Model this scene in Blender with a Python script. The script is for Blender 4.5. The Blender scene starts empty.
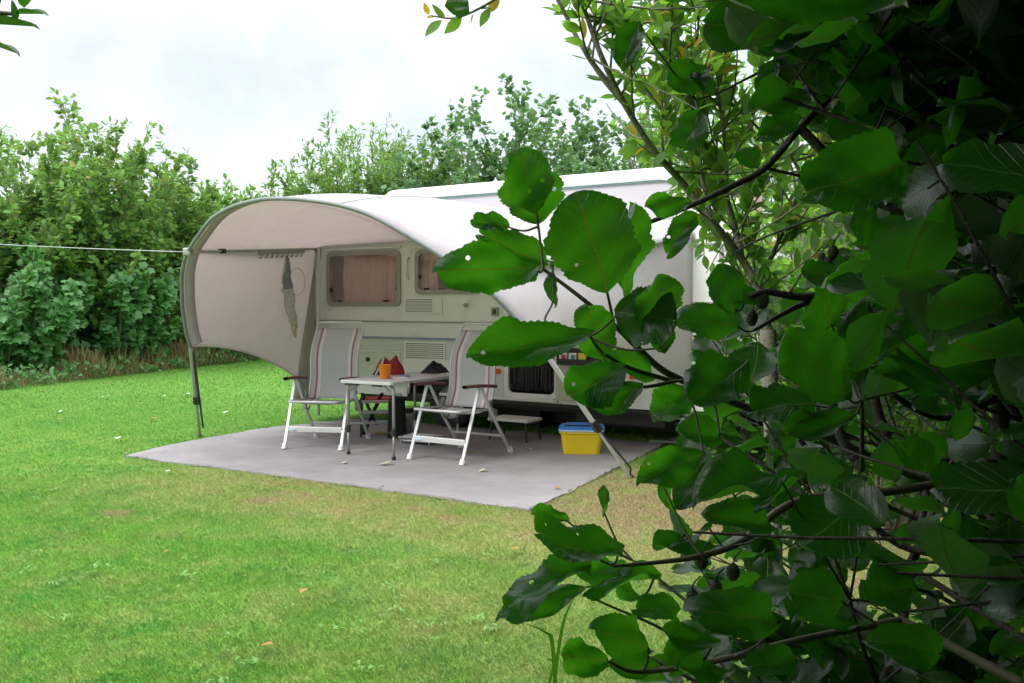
import bpy, bmesh, math, random
import numpy as np
from mathutils import Vector, Matrix
rng = np.random.default_rng(7); random.seed(7)
scene = bpy.context.scene
COL = scene.collection
PI = math.pi

# ------------------------------------------------------------------ camera
F, CX, CY, HC = 900.0, 512.0, 341.5, 1.4
PT = math.atan((341.5 - 305.0) / F)
cam = bpy.data.cameras.new('camera'); camo = bpy.data.objects.new('camera', cam); COL.objects.link(camo)
cam.sensor_width = 36; cam.lens = 36 * F / 1024; cam.clip_start = 0.02; cam.clip_end = 1500
camo.location = (0, 0, HC); camo.rotation_euler = (PI / 2 - PT, 0, 0)
scene.camera = camo
cam.dof.use_dof = False
def ray(x, y):
    d = ((x - CX) / F, 1.0, -(y - CY) / F); c, s = math.cos(PT), math.sin(PT)
    return np.array([d[0], d[1] * c + d[2] * s, -d[1] * s + d[2] * c])
CAM = np.array([0, 0, HC])
def at(x, y, Y):                       # a point on the sight line at forward distance Y
    r = ray(x, y); return CAM + r * (Y / r[1])
def gnd(x, y, z=0.0):                  # ... at height z
    r = ray(x, y); return CAM + r * ((z - HC) / r[2])
def proj(p):
    p = np.atleast_2d(p) - CAM; c, s = math.cos(PT), math.sin(PT)
    f = p[:, 1] * c - p[:, 2] * s; u = p[:, 1] * s + p[:, 2] * c
    f2 = np.where(np.abs(f) < 1e-4, 1e-4, f)
    return CX + F * p[:, 0] / f2, CY - F * u / f2, f

# ------------------------------------------------------------------ object helpers
def tag(o, label=None, cat=None, group=None, kind=None):
    if label: o['label'] = label
    if cat: o['category'] = cat
    if group: o['group'] = group
    if kind: o['kind'] = kind
    return o
def empty(name, loc=(0, 0, 0), rz=0.0):
    o = bpy.data.objects.new(name, None); o.empty_display_size = 0.1
    o.location = loc; o.rotation_euler = (0, 0, rz); COL.objects.link(o); return o
def link(name, me, mats, parent=None):
    o = bpy.data.objects.new(name, me); COL.objects.link(o)
    for m in (mats if isinstance(mats, (list, tuple)) else [mats]): me.materials.append(m)
    if parent is not None: o.parent = parent
    return o
def children(o): return [c for c in COL.objects if c.parent is o]
def copy_tree(o, parent=None):
    c = o.copy(); COL.objects.link(c); c.parent = parent
    for ch in children(o): copy_tree(ch, c)
    return c

class MB:
    def __init__(s): s.v = []; s.f = []; s.uv = []; s.mi = []
    def add(s, vs, fs, uvs=None, mi=0):
        b = len(s.v); s.v += [tuple(map(float, q)) for q in vs]
        for i, f in enumerate(fs):
            s.f.append(tuple(b + k for k in f)); s.mi.append(mi)
            s.uv.append(uvs[i] if uvs else None)
        return s
    def box(s, c, d, ax=None):
        c = np.array(c, float); X, Y, Z = ax if ax is not None else np.eye(3)
        vs = [c + X * d[0] / 2 * a + Y * d[1] / 2 * b + Z * d[2] / 2 * e for a in (-1, 1) for b in (-1, 1) for e in (-1, 1)]
        return s.add(vs, [(0, 1, 3, 2), (4, 6, 7, 5), (0, 4, 5, 1), (2, 3, 7, 6), (0, 2, 6, 4), (1, 5, 7, 3)])
    def bar(s, p, q, w, h, up=(0, 0, 1)):
        p, q = np.array(p, float), np.array(q, float); d = q - p; L = np.linalg.norm(d); d /= L
        up = np.array(up, float); x = np.cross(d, up)
        if np.linalg.norm(x) < 1e-4: x = np.cross(d, (1, 0, 0))
        x /= np.linalg.norm(x); z = np.cross(x, d)
        return s.box((p + q) / 2, (w, L, h), (x, d, z))
    def tube(s, pts, r, n=8, cap=True):
        pts = np.array(pts, float); m = len(pts)
        rs = np.full(m, r, float) if np.isscalar(r) else np.array(r, float)
        t = np.gradient(pts, axis=0); t /= np.linalg.norm(t, axis=1)[:, None] + 1e-12
        a = np.cross(t[0], (0.31, 0.17, 0.93)); a /= np.linalg.norm(a)
        vs = []
        for i in range(m):
            a = a - t[i] * a.dot(t[i]); a /= np.linalg.norm(a) + 1e-12; b = np.cross(t[i], a)
            for k in range(n):
                w = 2 * PI * k / n; vs.append(pts[i] + rs[i] * (a * math.cos(w) + b * math.sin(w)))
        fs = [(i * n + k, i * n + (k + 1) % n, (i + 1) * n + (k + 1) % n, (i + 1) * n + k) for i in range(m - 1) for k in range(n)]
        if cap: fs += [tuple(range(n))[::-1], tuple(range((m - 1) * n, m * n))]
        return s.add(vs, fs)
    def grid(s, fn, nu, nv, mi=0):
        vs = [fn(i / nu, j / nv) for i in range(nu + 1) for j in range(nv + 1)]
        fs = []; uvs = []
        for i in range(nu):
            for j in range(nv):
                a = i * (nv + 1) + j; fs.append((a, a + nv + 1, a + nv + 2, a + 1))
                uvs.append([(i / nu, j / nv), ((i + 1) / nu, j / nv), ((i + 1) / nu, (j + 1) / nv), (i / nu, (j + 1) / nv)])
        return s.add(vs, fs, uvs, mi)
    def lathe(s, prof, c=(0, 0, 0), n=20):
        vs = []; m = len(prof)
        for r, z in prof:
            for k in range(n):
                w = 2 * PI * k / n; vs.append((c[0] + r * math.cos(w), c[1] + r * math.sin(w), c[2] + z))
        fs = [(i * n + k, i * n + (k + 1) % n, (i + 1) * n + (k + 1) % n, (i + 1) * n + k) for i in range(m - 1) for k in range(n)]
        return s.add(vs, fs)
    def build(s, name, mats, parent=None, bevel=0, smooth=False, solid=0, mat_off=0, offset=-1, seg=2):
        me = bpy.data.meshes.new(name); me.from_pydata(s.v, [], s.f)
        if any(u is not None for u in s.uv):
            l = me.uv_layers.new(name='UVMap'); k = 0
            for u, f in zip(s.uv, s.f):
                for i in range(len(f)):
                    l.data[k].uv = u[i] if u else (0, 0); k += 1
        me.polygons.foreach_set('material_index', s.mi)
        me.update()
        if smooth: me.polygons.foreach_set('use_smooth', [True] * len(s.f))
        o = link(name, me, mats, parent)
        bm = bmesh.new(); bm.from_mesh(me)
        if not solid: bmesh.ops.recalc_face_normals(bm, faces=bm.faces)
        bm.to_mesh(me); bm.free()
        if solid:
            m = o.modifiers.new('s', 'SOLIDIFY'); m.thickness = solid; m.offset = offset; m.material_offset = mat_off; m.material_offset_rim = 0
        if bevel:
            m = o.modifiers.new('b', 'BEVEL'); m.width = bevel; m.segments = seg; m.limit_method = 'ANGLE'; m.angle_limit = 0.6
            me.polygons.foreach_set('use_smooth', [True] * len(me.polygons))
            w = o.modifiers.new('w', 'WEIGHTED_NORMAL'); w.keep_sharp = True
        return o

def np_mesh(name, verts, faces_flat, counts, mats, parent=None, attrs=None, uv=None, smooth=True):
    me = bpy.data.meshes.new(name)
    me.vertices.add(len(verts)); me.vertices.foreach_set('co', np.ascontiguousarray(verts, np.float32).ravel())
    me.loops.add(len(faces_flat)); me.loops.foreach_set('vertex_index', np.ascontiguousarray(faces_flat, np.int32))
    me.polygons.add(len(counts))
    st = np.concatenate([[0], np.cumsum(counts)[:-1]]).astype(np.int32)
    me.polygons.foreach_set('loop_start', st)
    if smooth: me.polygons.foreach_set('use_smooth', np.ones(len(counts), bool))
    for k, a in (attrs or {}).items():
        at_ = me.attributes.new(k, 'FLOAT', 'POINT'); at_.data.foreach_set('value', np.ascontiguousarray(a, np.float32))
    if uv is not None:
        l = me.uv_layers.new(name='UVMap'); l.data.foreach_set('uv', np.ascontiguousarray(uv[faces_flat], np.float32).ravel())
    me.update(calc_edges=True)
    return link(name, me, mats, parent)

def norm(a): return a / (np.linalg.norm(a, axis=-1, keepdims=True) + 1e-12)
def leaves_mesh(name, tpl, pos, axis, nrm, size, mats, parent=None, rnd=None, wid=None, bend=None):
    """one leaf template (verts k x 3, faces, uv k x 2) laid at every pos; axis = stalk-to-tip, nrm = upper side"""
    tv, tf, tuv = tpl; N = len(pos); k = len(tv)
    axis = norm(axis); x = norm(np.cross(axis, nrm)); n = np.cross(x, axis)
    w = np.ones(N) if wid is None else wid
    T = np.broadcast_to(tv[None], (N, k, 3)).copy()
    if bend is not None:
        T[:, :, 2] += bend[:, None] * T[:, :, 1] ** 2
    V = pos[:, None, :] + size[:, None, None] * (T[:, :, 0:1] * w[:, None, None] * x[:, None, :] + T[:, :, 1:2] * axis[:, None, :] + T[:, :, 2:3] * n[:, None, :])
    flat = np.concatenate([np.array(f) for f in tf]); cnt = np.array([len(f) for f in tf])
    FF = (flat[None] + (np.arange(N) * k)[:, None]).ravel(); CC = np.tile(cnt, N)
    if rnd is None: rnd = rng.random(N)
    return np_mesh(name, V.reshape(-1, 3), FF, CC, mats, parent, {'rnd': np.repeat(rnd, k)}, np.tile(tuv, (N, 1)))
def tubes_mesh(name, lines, radii, mats, parent=None, n=5):
    vs = []; fs = []; b = 0; kk = np.arange(n); ang = 2 * PI * kk / n; ca, sa = np.cos(ang), np.sin(ang)
    for L, r in zip(lines, radii):
        L = np.asarray(L); m = len(L); t = norm(np.gradient(L, axis=0))
        a = norm(np.cross(t, np.array([0.31, 0.57, 0.23]))); bb = np.cross(t, a)
        r = np.linspace(r[0], r[1], m) if len(r) == 2 else np.asarray(r)
        vs.append((L[:, None, :] + r[:, None, None] * (ca[None, :, None] * a[:, None, :] + sa[None, :, None] * bb[:, None, :])).reshape(-1, 3))
        i = np.arange(m - 1)[:, None] * n; k2 = (kk + 1) % n
        fs.append((b + np.stack([i + kk, i + k2, i + n + k2, i + n + kk], -1)).reshape(-1, 4)); b += m * n
    V = np.concatenate(vs); Fq = np.concatenate(fs)
    return np_mesh(name, V, Fq.ravel(), np.full(len(Fq), 4), mats, parent)

# ------------------------------------------------------------------ materials
class NT:
    def __init__(s, m): s.m = m; m.use_nodes = True; s.t = m.node_tree; s.t.nodes.clear()
    def n(s, typ, _out=None, **kw):
        nd = s.t.nodes.new(typ)
        ins = kw.pop('ins', {})
        for k, v in kw.items(): setattr(nd, k, v)
        for k, v in ins.items():
            if hasattr(v, 'is_output'): s.t.links.new(v, nd.inputs[k])
            else: nd.inputs[k].default_value = v
        return nd
    def math(s, op, a, b=None, c=None, clamp=False):
        ins = {0: a}
        if b is not None: ins[1] = b
        if c is not None: ins[2] = c
        return s.n('ShaderNodeMath', operation=op, use_clamp=clamp, ins=ins).outputs[0]
    def mix(s, f, a, b, blend='MIX'):
        nd = s.n('ShaderNodeMix', data_type='RGBA', blend_type=blend)
        for i, v in ((0, f), (6, a), (7, b)):
            if hasattr(v, 'is_output'): s.t.links.new(v, nd.inputs[i])
            else: nd.inputs[i].default_value = v if i == 0 else (tuple(v) + (1,))[:4]
        return nd.outputs[2]
    def ramp(s, f, stops, interp='LINEAR'):
        nd = s.n('ShaderNodeValToRGB'); cr = nd.color_ramp; cr.interpolation = interp
        while len(cr.elements) < len(stops): cr.elements.new(0.5)
        for e, (p, c) in zip(cr.elements, stops):
            e.position = p; e.color = (tuple(c) + (1,))[:4] if not np.isscalar(c) else (c, c, c, 1)
        s.t.links.new(f, nd.inputs[0]); return nd.outputs[0]
    def noise(s, vec, scale, detail=3, rough=0.5, dims='3D', out=0):
        nd = s.n('ShaderNodeTexNoise', noise_dimensions=dims, ins={'Scale': scale, 'Detail': detail, 'Roughness': rough})
        if vec is not None: s.t.links.new(vec, nd.inputs['Vector'])
        return nd.outputs[out]
    def maprange(s, v, a, b, c=0.0, d=1.0, smooth=False):
        return s.n('ShaderNodeMapRange', interpolation_type='SMOOTHSTEP' if smooth else 'LINEAR', ins={0: v, 1: a, 2: b, 3: c, 4: d}).outputs[0]
    def out(s, sh): s.t.links.new(sh, s.n('ShaderNodeOutputMaterial').inputs[0])
def c4(c): return (tuple(c) + (1,))[:4]

def mat(name, col, rough=0.5, metal=0.0, spec=0.5, var=0.12, vscale=6.0, bump=0.0, bscale=80.0, trans=0.0, tcol=None, dirt=None, wr=None):
    m = bpy.data.materials.new(name); g = NT(m)
    pos = g.n('ShaderNodeTexCoord').outputs['Object']
    nz = g.noise(pos, vscale, 4, 0.6)
    f = g.maprange(nz, 0.3, 0.7)
    a = tuple(x * (1 - var) for x in col); b = tuple(min(1, x * (1 + var)) for x in col)
    colr = g.mix(f, a, b)
    if dirt:
        d = g.maprange(g.noise(pos, dirt[1], 5, 0.65), 0.52, 0.75, 0, dirt[2])
        colr = g.mix(d, colr, dirt[0])
    rr = g.maprange(nz, 0.3, 0.7, rough * 0.85, min(1, rough * 1.15))
    p = g.n('ShaderNodeBsdfPrincipled', ins={'Base Color': colr, 'Roughness': rr, 'Metallic': metal, 'Specular IOR Level': spec})
    if bump:
        bn = g.n('ShaderNodeBump', ins={'Strength': bump, 'Distance': 0.01, 'Height': g.noise(pos, bscale, 3)})
        g.t.links.new(bn.outputs[0], p.inputs['Normal'])
    if wr:
        mp = g.n('ShaderNodeMapping', ins={'Vector': pos, 'Scale': wr[2]})
        b2 = g.n('ShaderNodeBump', ins={'Strength': 1.0, 'Distance': wr[1], 'Height': g.noise(mp.outputs[0], wr[0], 3, 0.5)})
        if p.inputs['Normal'].links: g.t.links.new(p.inputs['Normal'].links[0].from_socket, b2.inputs['Normal'])
        g.t.links.new(b2.outputs[0], p.inputs['Normal'])
    sh = p.outputs[0]
    if trans:
        tr = g.n('ShaderNodeBsdfTranslucent', ins={'Color': c4(tcol or col)})
        sh = g.n('ShaderNodeMixShader', ins={0: trans, 1: sh, 2: tr.outputs[0]}).outputs[0]
    g.out(sh); return m

def leafmat(name, ca, cb, tcol, trans=0.35, rough=0.5, spec=0.35, under=None, cy=None, yfrac=0.0, veins=False, vcol=(0.12, 0.2, 0.06), holes=False, nvein=8.0):
    m = bpy.data.materials.new(name); g = NT(m)
    at_ = g.n('ShaderNodeAttribute', attribute_name='rnd').outputs['Fac']
    base = g.mix(at_, ca, cb); tc = g.mix(at_, tuple(x * 0.75 for x in tcol), tcol)
    if cy:
        isy = g.math('LESS_THAN', at_, yfrac)
        base = g.mix(isy, base, cy); tc = g.mix(isy, tc, tuple(min(1, x * 1.5) for x in cy))
    bump = None
    if veins:
        uv = g.n('ShaderNodeUVMap', uv_map='UVMap').outputs[0]
        sx = g.n('ShaderNodeSeparateXYZ', ins={0: uv})
        ax = g.math('ABSOLUTE', sx.outputs[0])
        q = g.math('SUBTRACT', sx.outputs[1], g.math('MULTIPLY', ax, 0.85))
        fr = g.math('PINGPONG', g.math('MULTIPLY', q, nvein), 0.5)
        side = g.maprange(fr, 0.0, 0.07, 1.0, 0.0)
        mid = g.maprange(ax, 0.008, 0.022, 1.0, 0.0)
        v = g.math('MAXIMUM', g.math('MULTIPLY', side, 0.55), mid, clamp=True)
        tco = g.n('ShaderNodeTexCoord').outputs['Object']
        nz = g.noise(tco, 55, 4, 0.6)
        fine = g.noise(tco, 420, 2, 0.5)
        base = g.mix(g.maprange(nz, 0.35, 0.7), base, tuple(x * 0.62 for x in ca))
        spots = g.maprange(g.noise(tco, 95, 3, 0.7), 0.68, 0.74, 0, 0.75)
        base = g.mix(spots, base, (0.07, 0.035, 0.012))
        base = g.mix(v, base, vcol); tc = g.mix(g.maprange(nz, 0.35, 0.7, 0, .35), tc, tuple(x * 0.6 for x in tcol)); tc = g.mix(v, tc, (tcol[0] * 1.6, tcol[1] * .55, tcol[2]))
        tc = g.mix(spots, tc, (0.05, 0.03, 0.0))
        h = g.math('ADD', g.math('MULTIPLY', v, -0.6), g.math('MULTIPLY', fine, 0.5))
        bump = g.n('ShaderNodeBump', ins={'Strength': 0.55, 'Distance': 0.0013, 'Height': h}).outputs[0]
    if under:
        bf = g.n('ShaderNodeNewGeometry').outputs['Backfacing']
        base = g.mix(bf, base, under)
    p = g.n('ShaderNodeBsdfPrincipled', ins={'Base Color': base, 'Roughness': rough, 'Specular IOR Level': spec})
    tr = g.n('ShaderNodeBsdfTranslucent', ins={'Color': tc})
    if bump is not None:
        g.t.links.new(bump, p.inputs['Normal'])
    sh = g.n('ShaderNodeMixShader', ins={0: trans, 1: p.outputs[0], 2: tr.outputs[0]}).outputs[0]
    if holes:
        vo = g.n('ShaderNodeTexVoronoi', ins={'Scale': 75.0}); g.t.links.new(g.n('ShaderNodeTexCoord').outputs['Object'], vo.inputs['Vector'])
        sel = g.math('GREATER_THAN', g.n('ShaderNodeSeparateColor', ins={0: vo.outputs['Color']})  .outputs[0], 0.84)
        hole = g.math('MULTIPLY', sel, g.math('LESS_THAN', vo.outputs['Distance'], 0.16))
        sh = g.n('ShaderNodeMixShader', ins={0: hole, 1: sh, 2: g.n('ShaderNodeBsdfTransparent').outputs[0]}).outputs[0]
    g.out(sh); return m

M = {}
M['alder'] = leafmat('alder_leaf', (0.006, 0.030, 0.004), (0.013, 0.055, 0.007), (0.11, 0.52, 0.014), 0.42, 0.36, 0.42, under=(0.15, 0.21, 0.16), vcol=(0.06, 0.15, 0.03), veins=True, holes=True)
M['alder_shaded'] = leafmat('alder_leaf_shaded', (0.006, 0.026, 0.004), (0.012, 0.045, 0.006), (0.08, 0.44, 0.010), 0.27, 0.36, 0.45, under=(0.055, 0.085, 0.055), vcol=(0.05, 0.11, 0.025), veins=True)  # darker, less translucent copy of the alder leaf, shade put into its colour
M['sallow'] = leafmat('sallow_leaf', (0.055, 0.15, 0.025), (0.12, 0.25, 0.045), (0.30, 0.62, 0.05), 0.5, 0.5, 0.3, under=(0.13, 0.19, 0.09), cy=(0.38, 0.30, 0.03), yfrac=0.035)
M['sycamore'] = leafmat('sycamore_leaf', (0.045, 0.155, 0.038), (0.11, 0.27, 0.08), (0.2, 0.5, 0.07), 0.32, 0.42, 0.45, under=(0.1, 0.16, 0.1))
M['willow'] = leafmat('willow_leaf', (0.10, 0.235, 0.04), (0.20, 0.37, 0.075), (0.32, 0.58, 0.08), 0.36, 0.5, 0.35, under=(0.16, 0.21, 0.14), cy=(0.28, 0.26, 0.06), yfrac=0.025)
M['poplar'] = leafmat('poplar_leaf', (0.055, 0.15, 0.05), (0.11, 0.24, 0.085), (0.2, 0.42, 0.08), 0.34, 0.42, 0.45, under=(0.14, 0.2, 0.13))
M['bark'] = mat('grey_bark', (0.20, 0.18, 0.15), 0.85, var=0.35, vscale=30, bump=0.6, bscale=120)
M['dark_bark'] = mat('dark_bark', (0.028, 0.021, 0.017), 0.7, var=0.35, vscale=40, bump=0.4, bscale=150)
M['twig'] = mat('twig_bark', (0.075, 0.07, 0.04), 0.6, var=0.3, vscale=40)
M['cone'] = mat('alder_cone', (0.03, 0.035, 0.018), 0.7, var=0.3, vscale=200, bump=0.8, bscale=500)
M['gbw'] = mat('caravan_paint', (0.71, 0.71, 0.68), 0.38, var=0.03, vscale=1.5, dirt=((0.42, 0.42, 0.35), 3.0, 0.5))
M['panel'] = mat('lower_panel', (0.57, 0.60, 0.545), 0.4, var=0.04, vscale=2, dirt=((0.33, 0.34, 0.28), 4.0, 0.4))
M['white'] = mat('white_plastic', (0.74, 0.74, 0.72), 0.4, var=0.04)
M['roof'] = mat('roof_paint', (0.68, 0.69, 0.68), 0.4, var=0.03, dirt=((0.45, 0.5, 0.44), 5.0, 0.5))
M['lilac_shade'] = mat('upper_side_shade', (0.50, 0.47, 0.51), 0.45, var=0.04, dirt=((0.45, 0.42, 0.44), 3.0, 0.4))  # shade on the upper wall, put into the colour
M['teal'] = mat('teal_shadow_line', (0.16, 0.30, 0.28), 0.6)  # colour of the shadow drawn below the roof lip
M['trim'] = mat('grey_trim', (0.30, 0.29, 0.265), 0.5, var=0.08)
M['line'] = mat('dark_joint', (0.2, 0.2, 0.18), 0.6)
M['blue'] = mat('blue_stripe', (0.24, 0.29, 0.40), 0.5)
M['dark'] = mat('dark_rubber', (0.02, 0.02, 0.022), 0.75)
M['black'] = mat('black_plastic', (0.018, 0.018, 0.02), 0.45, var=0.2)
M['chassis'] = mat('chassis', (0.05, 0.048, 0.045), 0.7, var=0.3)
M['interior'] = mat('interior_lining', (0.34, 0.24, 0.22), 0.8)
M['curtain'] = mat('pink_curtain', (0.88, 0.68, 0.67), 0.9, var=0.07, vscale=14, trans=0.25, bump=0.2, bscale=300)
M['fly'] = mat('fly_curtain', (0.055, 0.052, 0.06), 1.0, spec=0.1, var=0.6, vscale=50, bump=1.0, bscale=160)
M['orange'] = mat('orange_lens', (0.85, 0.13, 0.015), 0.25, trans=0.3, tcol=(0.9, 0.2, 0.02))
M['alu'] = mat('aluminium', (0.66, 0.66, 0.67), 0.38, metal=0.75, var=0.06)
M['alum'] = mat('painted_aluminium', (0.52, 0.53, 0.54), 0.42, metal=0.25, var=0.08)
M['steel'] = mat('grey_steel', (0.34, 0.36, 0.34), 0.45, metal=0.55, var=0.12)
M['hoopgrey'] = mat('hoop_grey', (0.19, 0.205, 0.205), 0.5, metal=0.2, var=0.15)
M['maroon'] = mat('maroon_plastic', (0.11, 0.028, 0.034), 0.5, var=0.12)
M['canvas_in'] = mat('inner_canvas', (0.66, 0.59, 0.572), 0.95, spec=0.1, var=0.04, vscale=2.5, trans=0.42, tcol=(0.78, 0.695, 0.67), bump=0.15, bscale=260, dirt=((0.40, 0.36, 0.33), 3.5, .35), wr=(2.6, .05, (1, 1, .35)))
M['canvas_out'] = mat('outer_canvas', (0.60, 0.58, 0.605), 0.9, spec=0.15, var=0.04, vscale=2.0, trans=0.38, tcol=(0.84, 0.76, 0.745), bump=0.15, bscale=260, dirt=((0.44, 0.42, 0.42), 2.2, .5), wr=(2.2, .05, (1, 1, .4)))
M['sleeve'] = mat('hoop_sleeve', (0.42, 0.37, 0.40), 0.9, spec=0.1, var=0.05)
M['strip'] = mat('draught_strip', (0.42, 0.42, 0.35), 0.9, spec=0.1, var=0.08)
M['orange_cup'] = mat('orange_plastic', (0.9, 0.30, 0.01), 0.35, trans=0.25, tcol=(0.9, 0.35, 0.02), var=0.04)
M['red_cloth'] = mat('red_cloth', (0.24, 0.018, 0.028), 0.9, var=0.3, vscale=14, bump=0.4, bscale=60)
M['black_cloth'] = mat('black_cloth', (0.012, 0.012, 0.014), 0.95, var=0.4, vscale=20, bump=0.5, bscale=60)
M['table'] = mat('grey_laminate', (0.50, 0.50, 0.51), 0.35, var=0.07, vscale=12)
M['paper'] = mat('paper', (0.78, 0.78, 0.82), 0.8, var=0.04)
M['bluepaper'] = mat('blue_print', (0.22, 0.27, 0.55), 0.7, var=0.25, vscale=20)
M['yellow'] = mat('yellow_plastic', (0.78, 0.56, 0.015), 0.35, var=0.05, trans=0.1, tcol=(0.8, 0.6, 0.05))
M['bluep'] = mat('blue_plastic', (0.03, 0.20, 0.62), 0.35, var=0.08)
M['lightblue'] = mat('pale_blue_plastic', (0.42, 0.55, 0.66), 0.4, var=0.05)
M['jug'] = mat('grey_canister', (0.26, 0.27, 0.28), 0.45, var=0.1)
M['red'] = mat('red_print', (0.5, 0.05, 0.05), 0.6)
M['green'] = mat('teal_print', (0.06, 0.32, 0.28), 0.6)
M['yellowp'] = mat('yellow_print', (0.75, 0.6, 0.05), 0.6)
M['wood'] = mat('pale_wood', (0.45, 0.33, 0.17), 0.7, var=0.2, vscale=20)
M['cream'] = mat('cream_liner', (0.55, 0.53, 0.44), 0.5, var=0.04)
M['rope'] = mat('pale_rope', (0.5, 0.52, 0.54), 0.8)
M['bagcloth'] = mat('grey_cloth', (0.46, 0.44, 0.42), 0.95, var=0.15, vscale=30)
M['bagblue'] = mat('slate_cloth', (0.20, 0.21, 0.25), 0.95, var=0.3, vscale=40)
M['bagyel'] = mat('yellow_cloth', (0.46, 0.41, 0.27), 0.95, var=0.2, vscale=30)
M['stain'] = mat('steel_pan', (0.55, 0.57, 0.60), 0.3, metal=0.8, var=0.15)

def mat_glass(name, tint, rough=0.05, gl=0.12):
    m = bpy.data.materials.new(name); g = NT(m)
    lw = g.n('ShaderNodeLayerWeight', ins={'Blend': 0.35}).outputs['Facing']
    tr = g.n('ShaderNodeBsdfTransparent', ins={'Color': c4(tint)}); gl_ = g.n('ShaderNodeBsdfGlossy', ins={'Color': (0.9, 0.9, 0.9, 1), 'Roughness': rough})
    f = g.maprange(lw, 0, 1, gl * 0.5, gl * 3)
    g.out(g.n('ShaderNodeMixShader', ins={0: f, 1: tr.outputs[0], 2: gl_.outputs[0]}).outputs[0]); return m
M['glass'] = mat_glass('acrylic_pane', (0.95, 0.89, 0.88))

def mat_stripes():
    m = bpy.data.materials.new('striped_chair_fabric'); g = NT(m)
    uv = g.n('ShaderNodeUVMap', uv_map='UVMap').outputs[0]; sx = g.n('ShaderNodeSeparateXYZ', ins={0: uv})
    d = g.math('PINGPONG', sx.outputs[1], 0.5)
    grey, whi, red, pk = (0.53, 0.53, 0.54), (0.70, 0.69, 0.68), (0.31, 0.085, 0.115), (0.52, 0.38, 0.40)
    col = g.ramp(d, [(0.0, (0.55, 0.55, 0.55)), (0.085, pk), (0.10, red), (0.125, pk), (0.14, whi), (0.20, grey)], 'CONSTANT')
    tc = g.n('ShaderNodeTexCoord').outputs['Object']
    wv = g.noise(tc, 350, 2)
    p = g.n('ShaderNodeBsdfPrincipled', ins={'Base Color': g.mix(g.maprange(wv, 0.3, 0.7, 0, 0.25), col, (0.2, 0.2, 0.2)), 'Roughness': 0.85, 'Specular IOR Level': 0.15})
    tr = g.n('ShaderNodeBsdfTranslucent', ins={'Color': col})
    g.out(g.n('ShaderNodeMixShader', ins={0: 0.2, 1: p.outputs[0], 2: tr.outputs[0]}).outputs[0]); return m
M['stripes'] = mat_stripes()
def mat_vent():
    m = bpy.data.materials.new('vent_mesh'); g = NT(m)
    tc = g.n('ShaderNodeTexCoord').outputs['Generated']; sx = g.n('ShaderNodeSeparateXYZ', ins={0: tc})
    b = g.math('PINGPONG', g.math('MULTIPLY', sx.outputs[2], 9.0), 0.5)
    f = g.maprange(b, 0.16, 0.3)
    p = g.n('ShaderNodeBsdfPrincipled', ins={'Base Color': g.mix(f, (0.2, 0.2, 0.17), (0.52, 0.52, 0.47)), 'Roughness': 0.5})
    g.out(p.outputs[0]); return m
M['vent'] = mat_vent()

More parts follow.
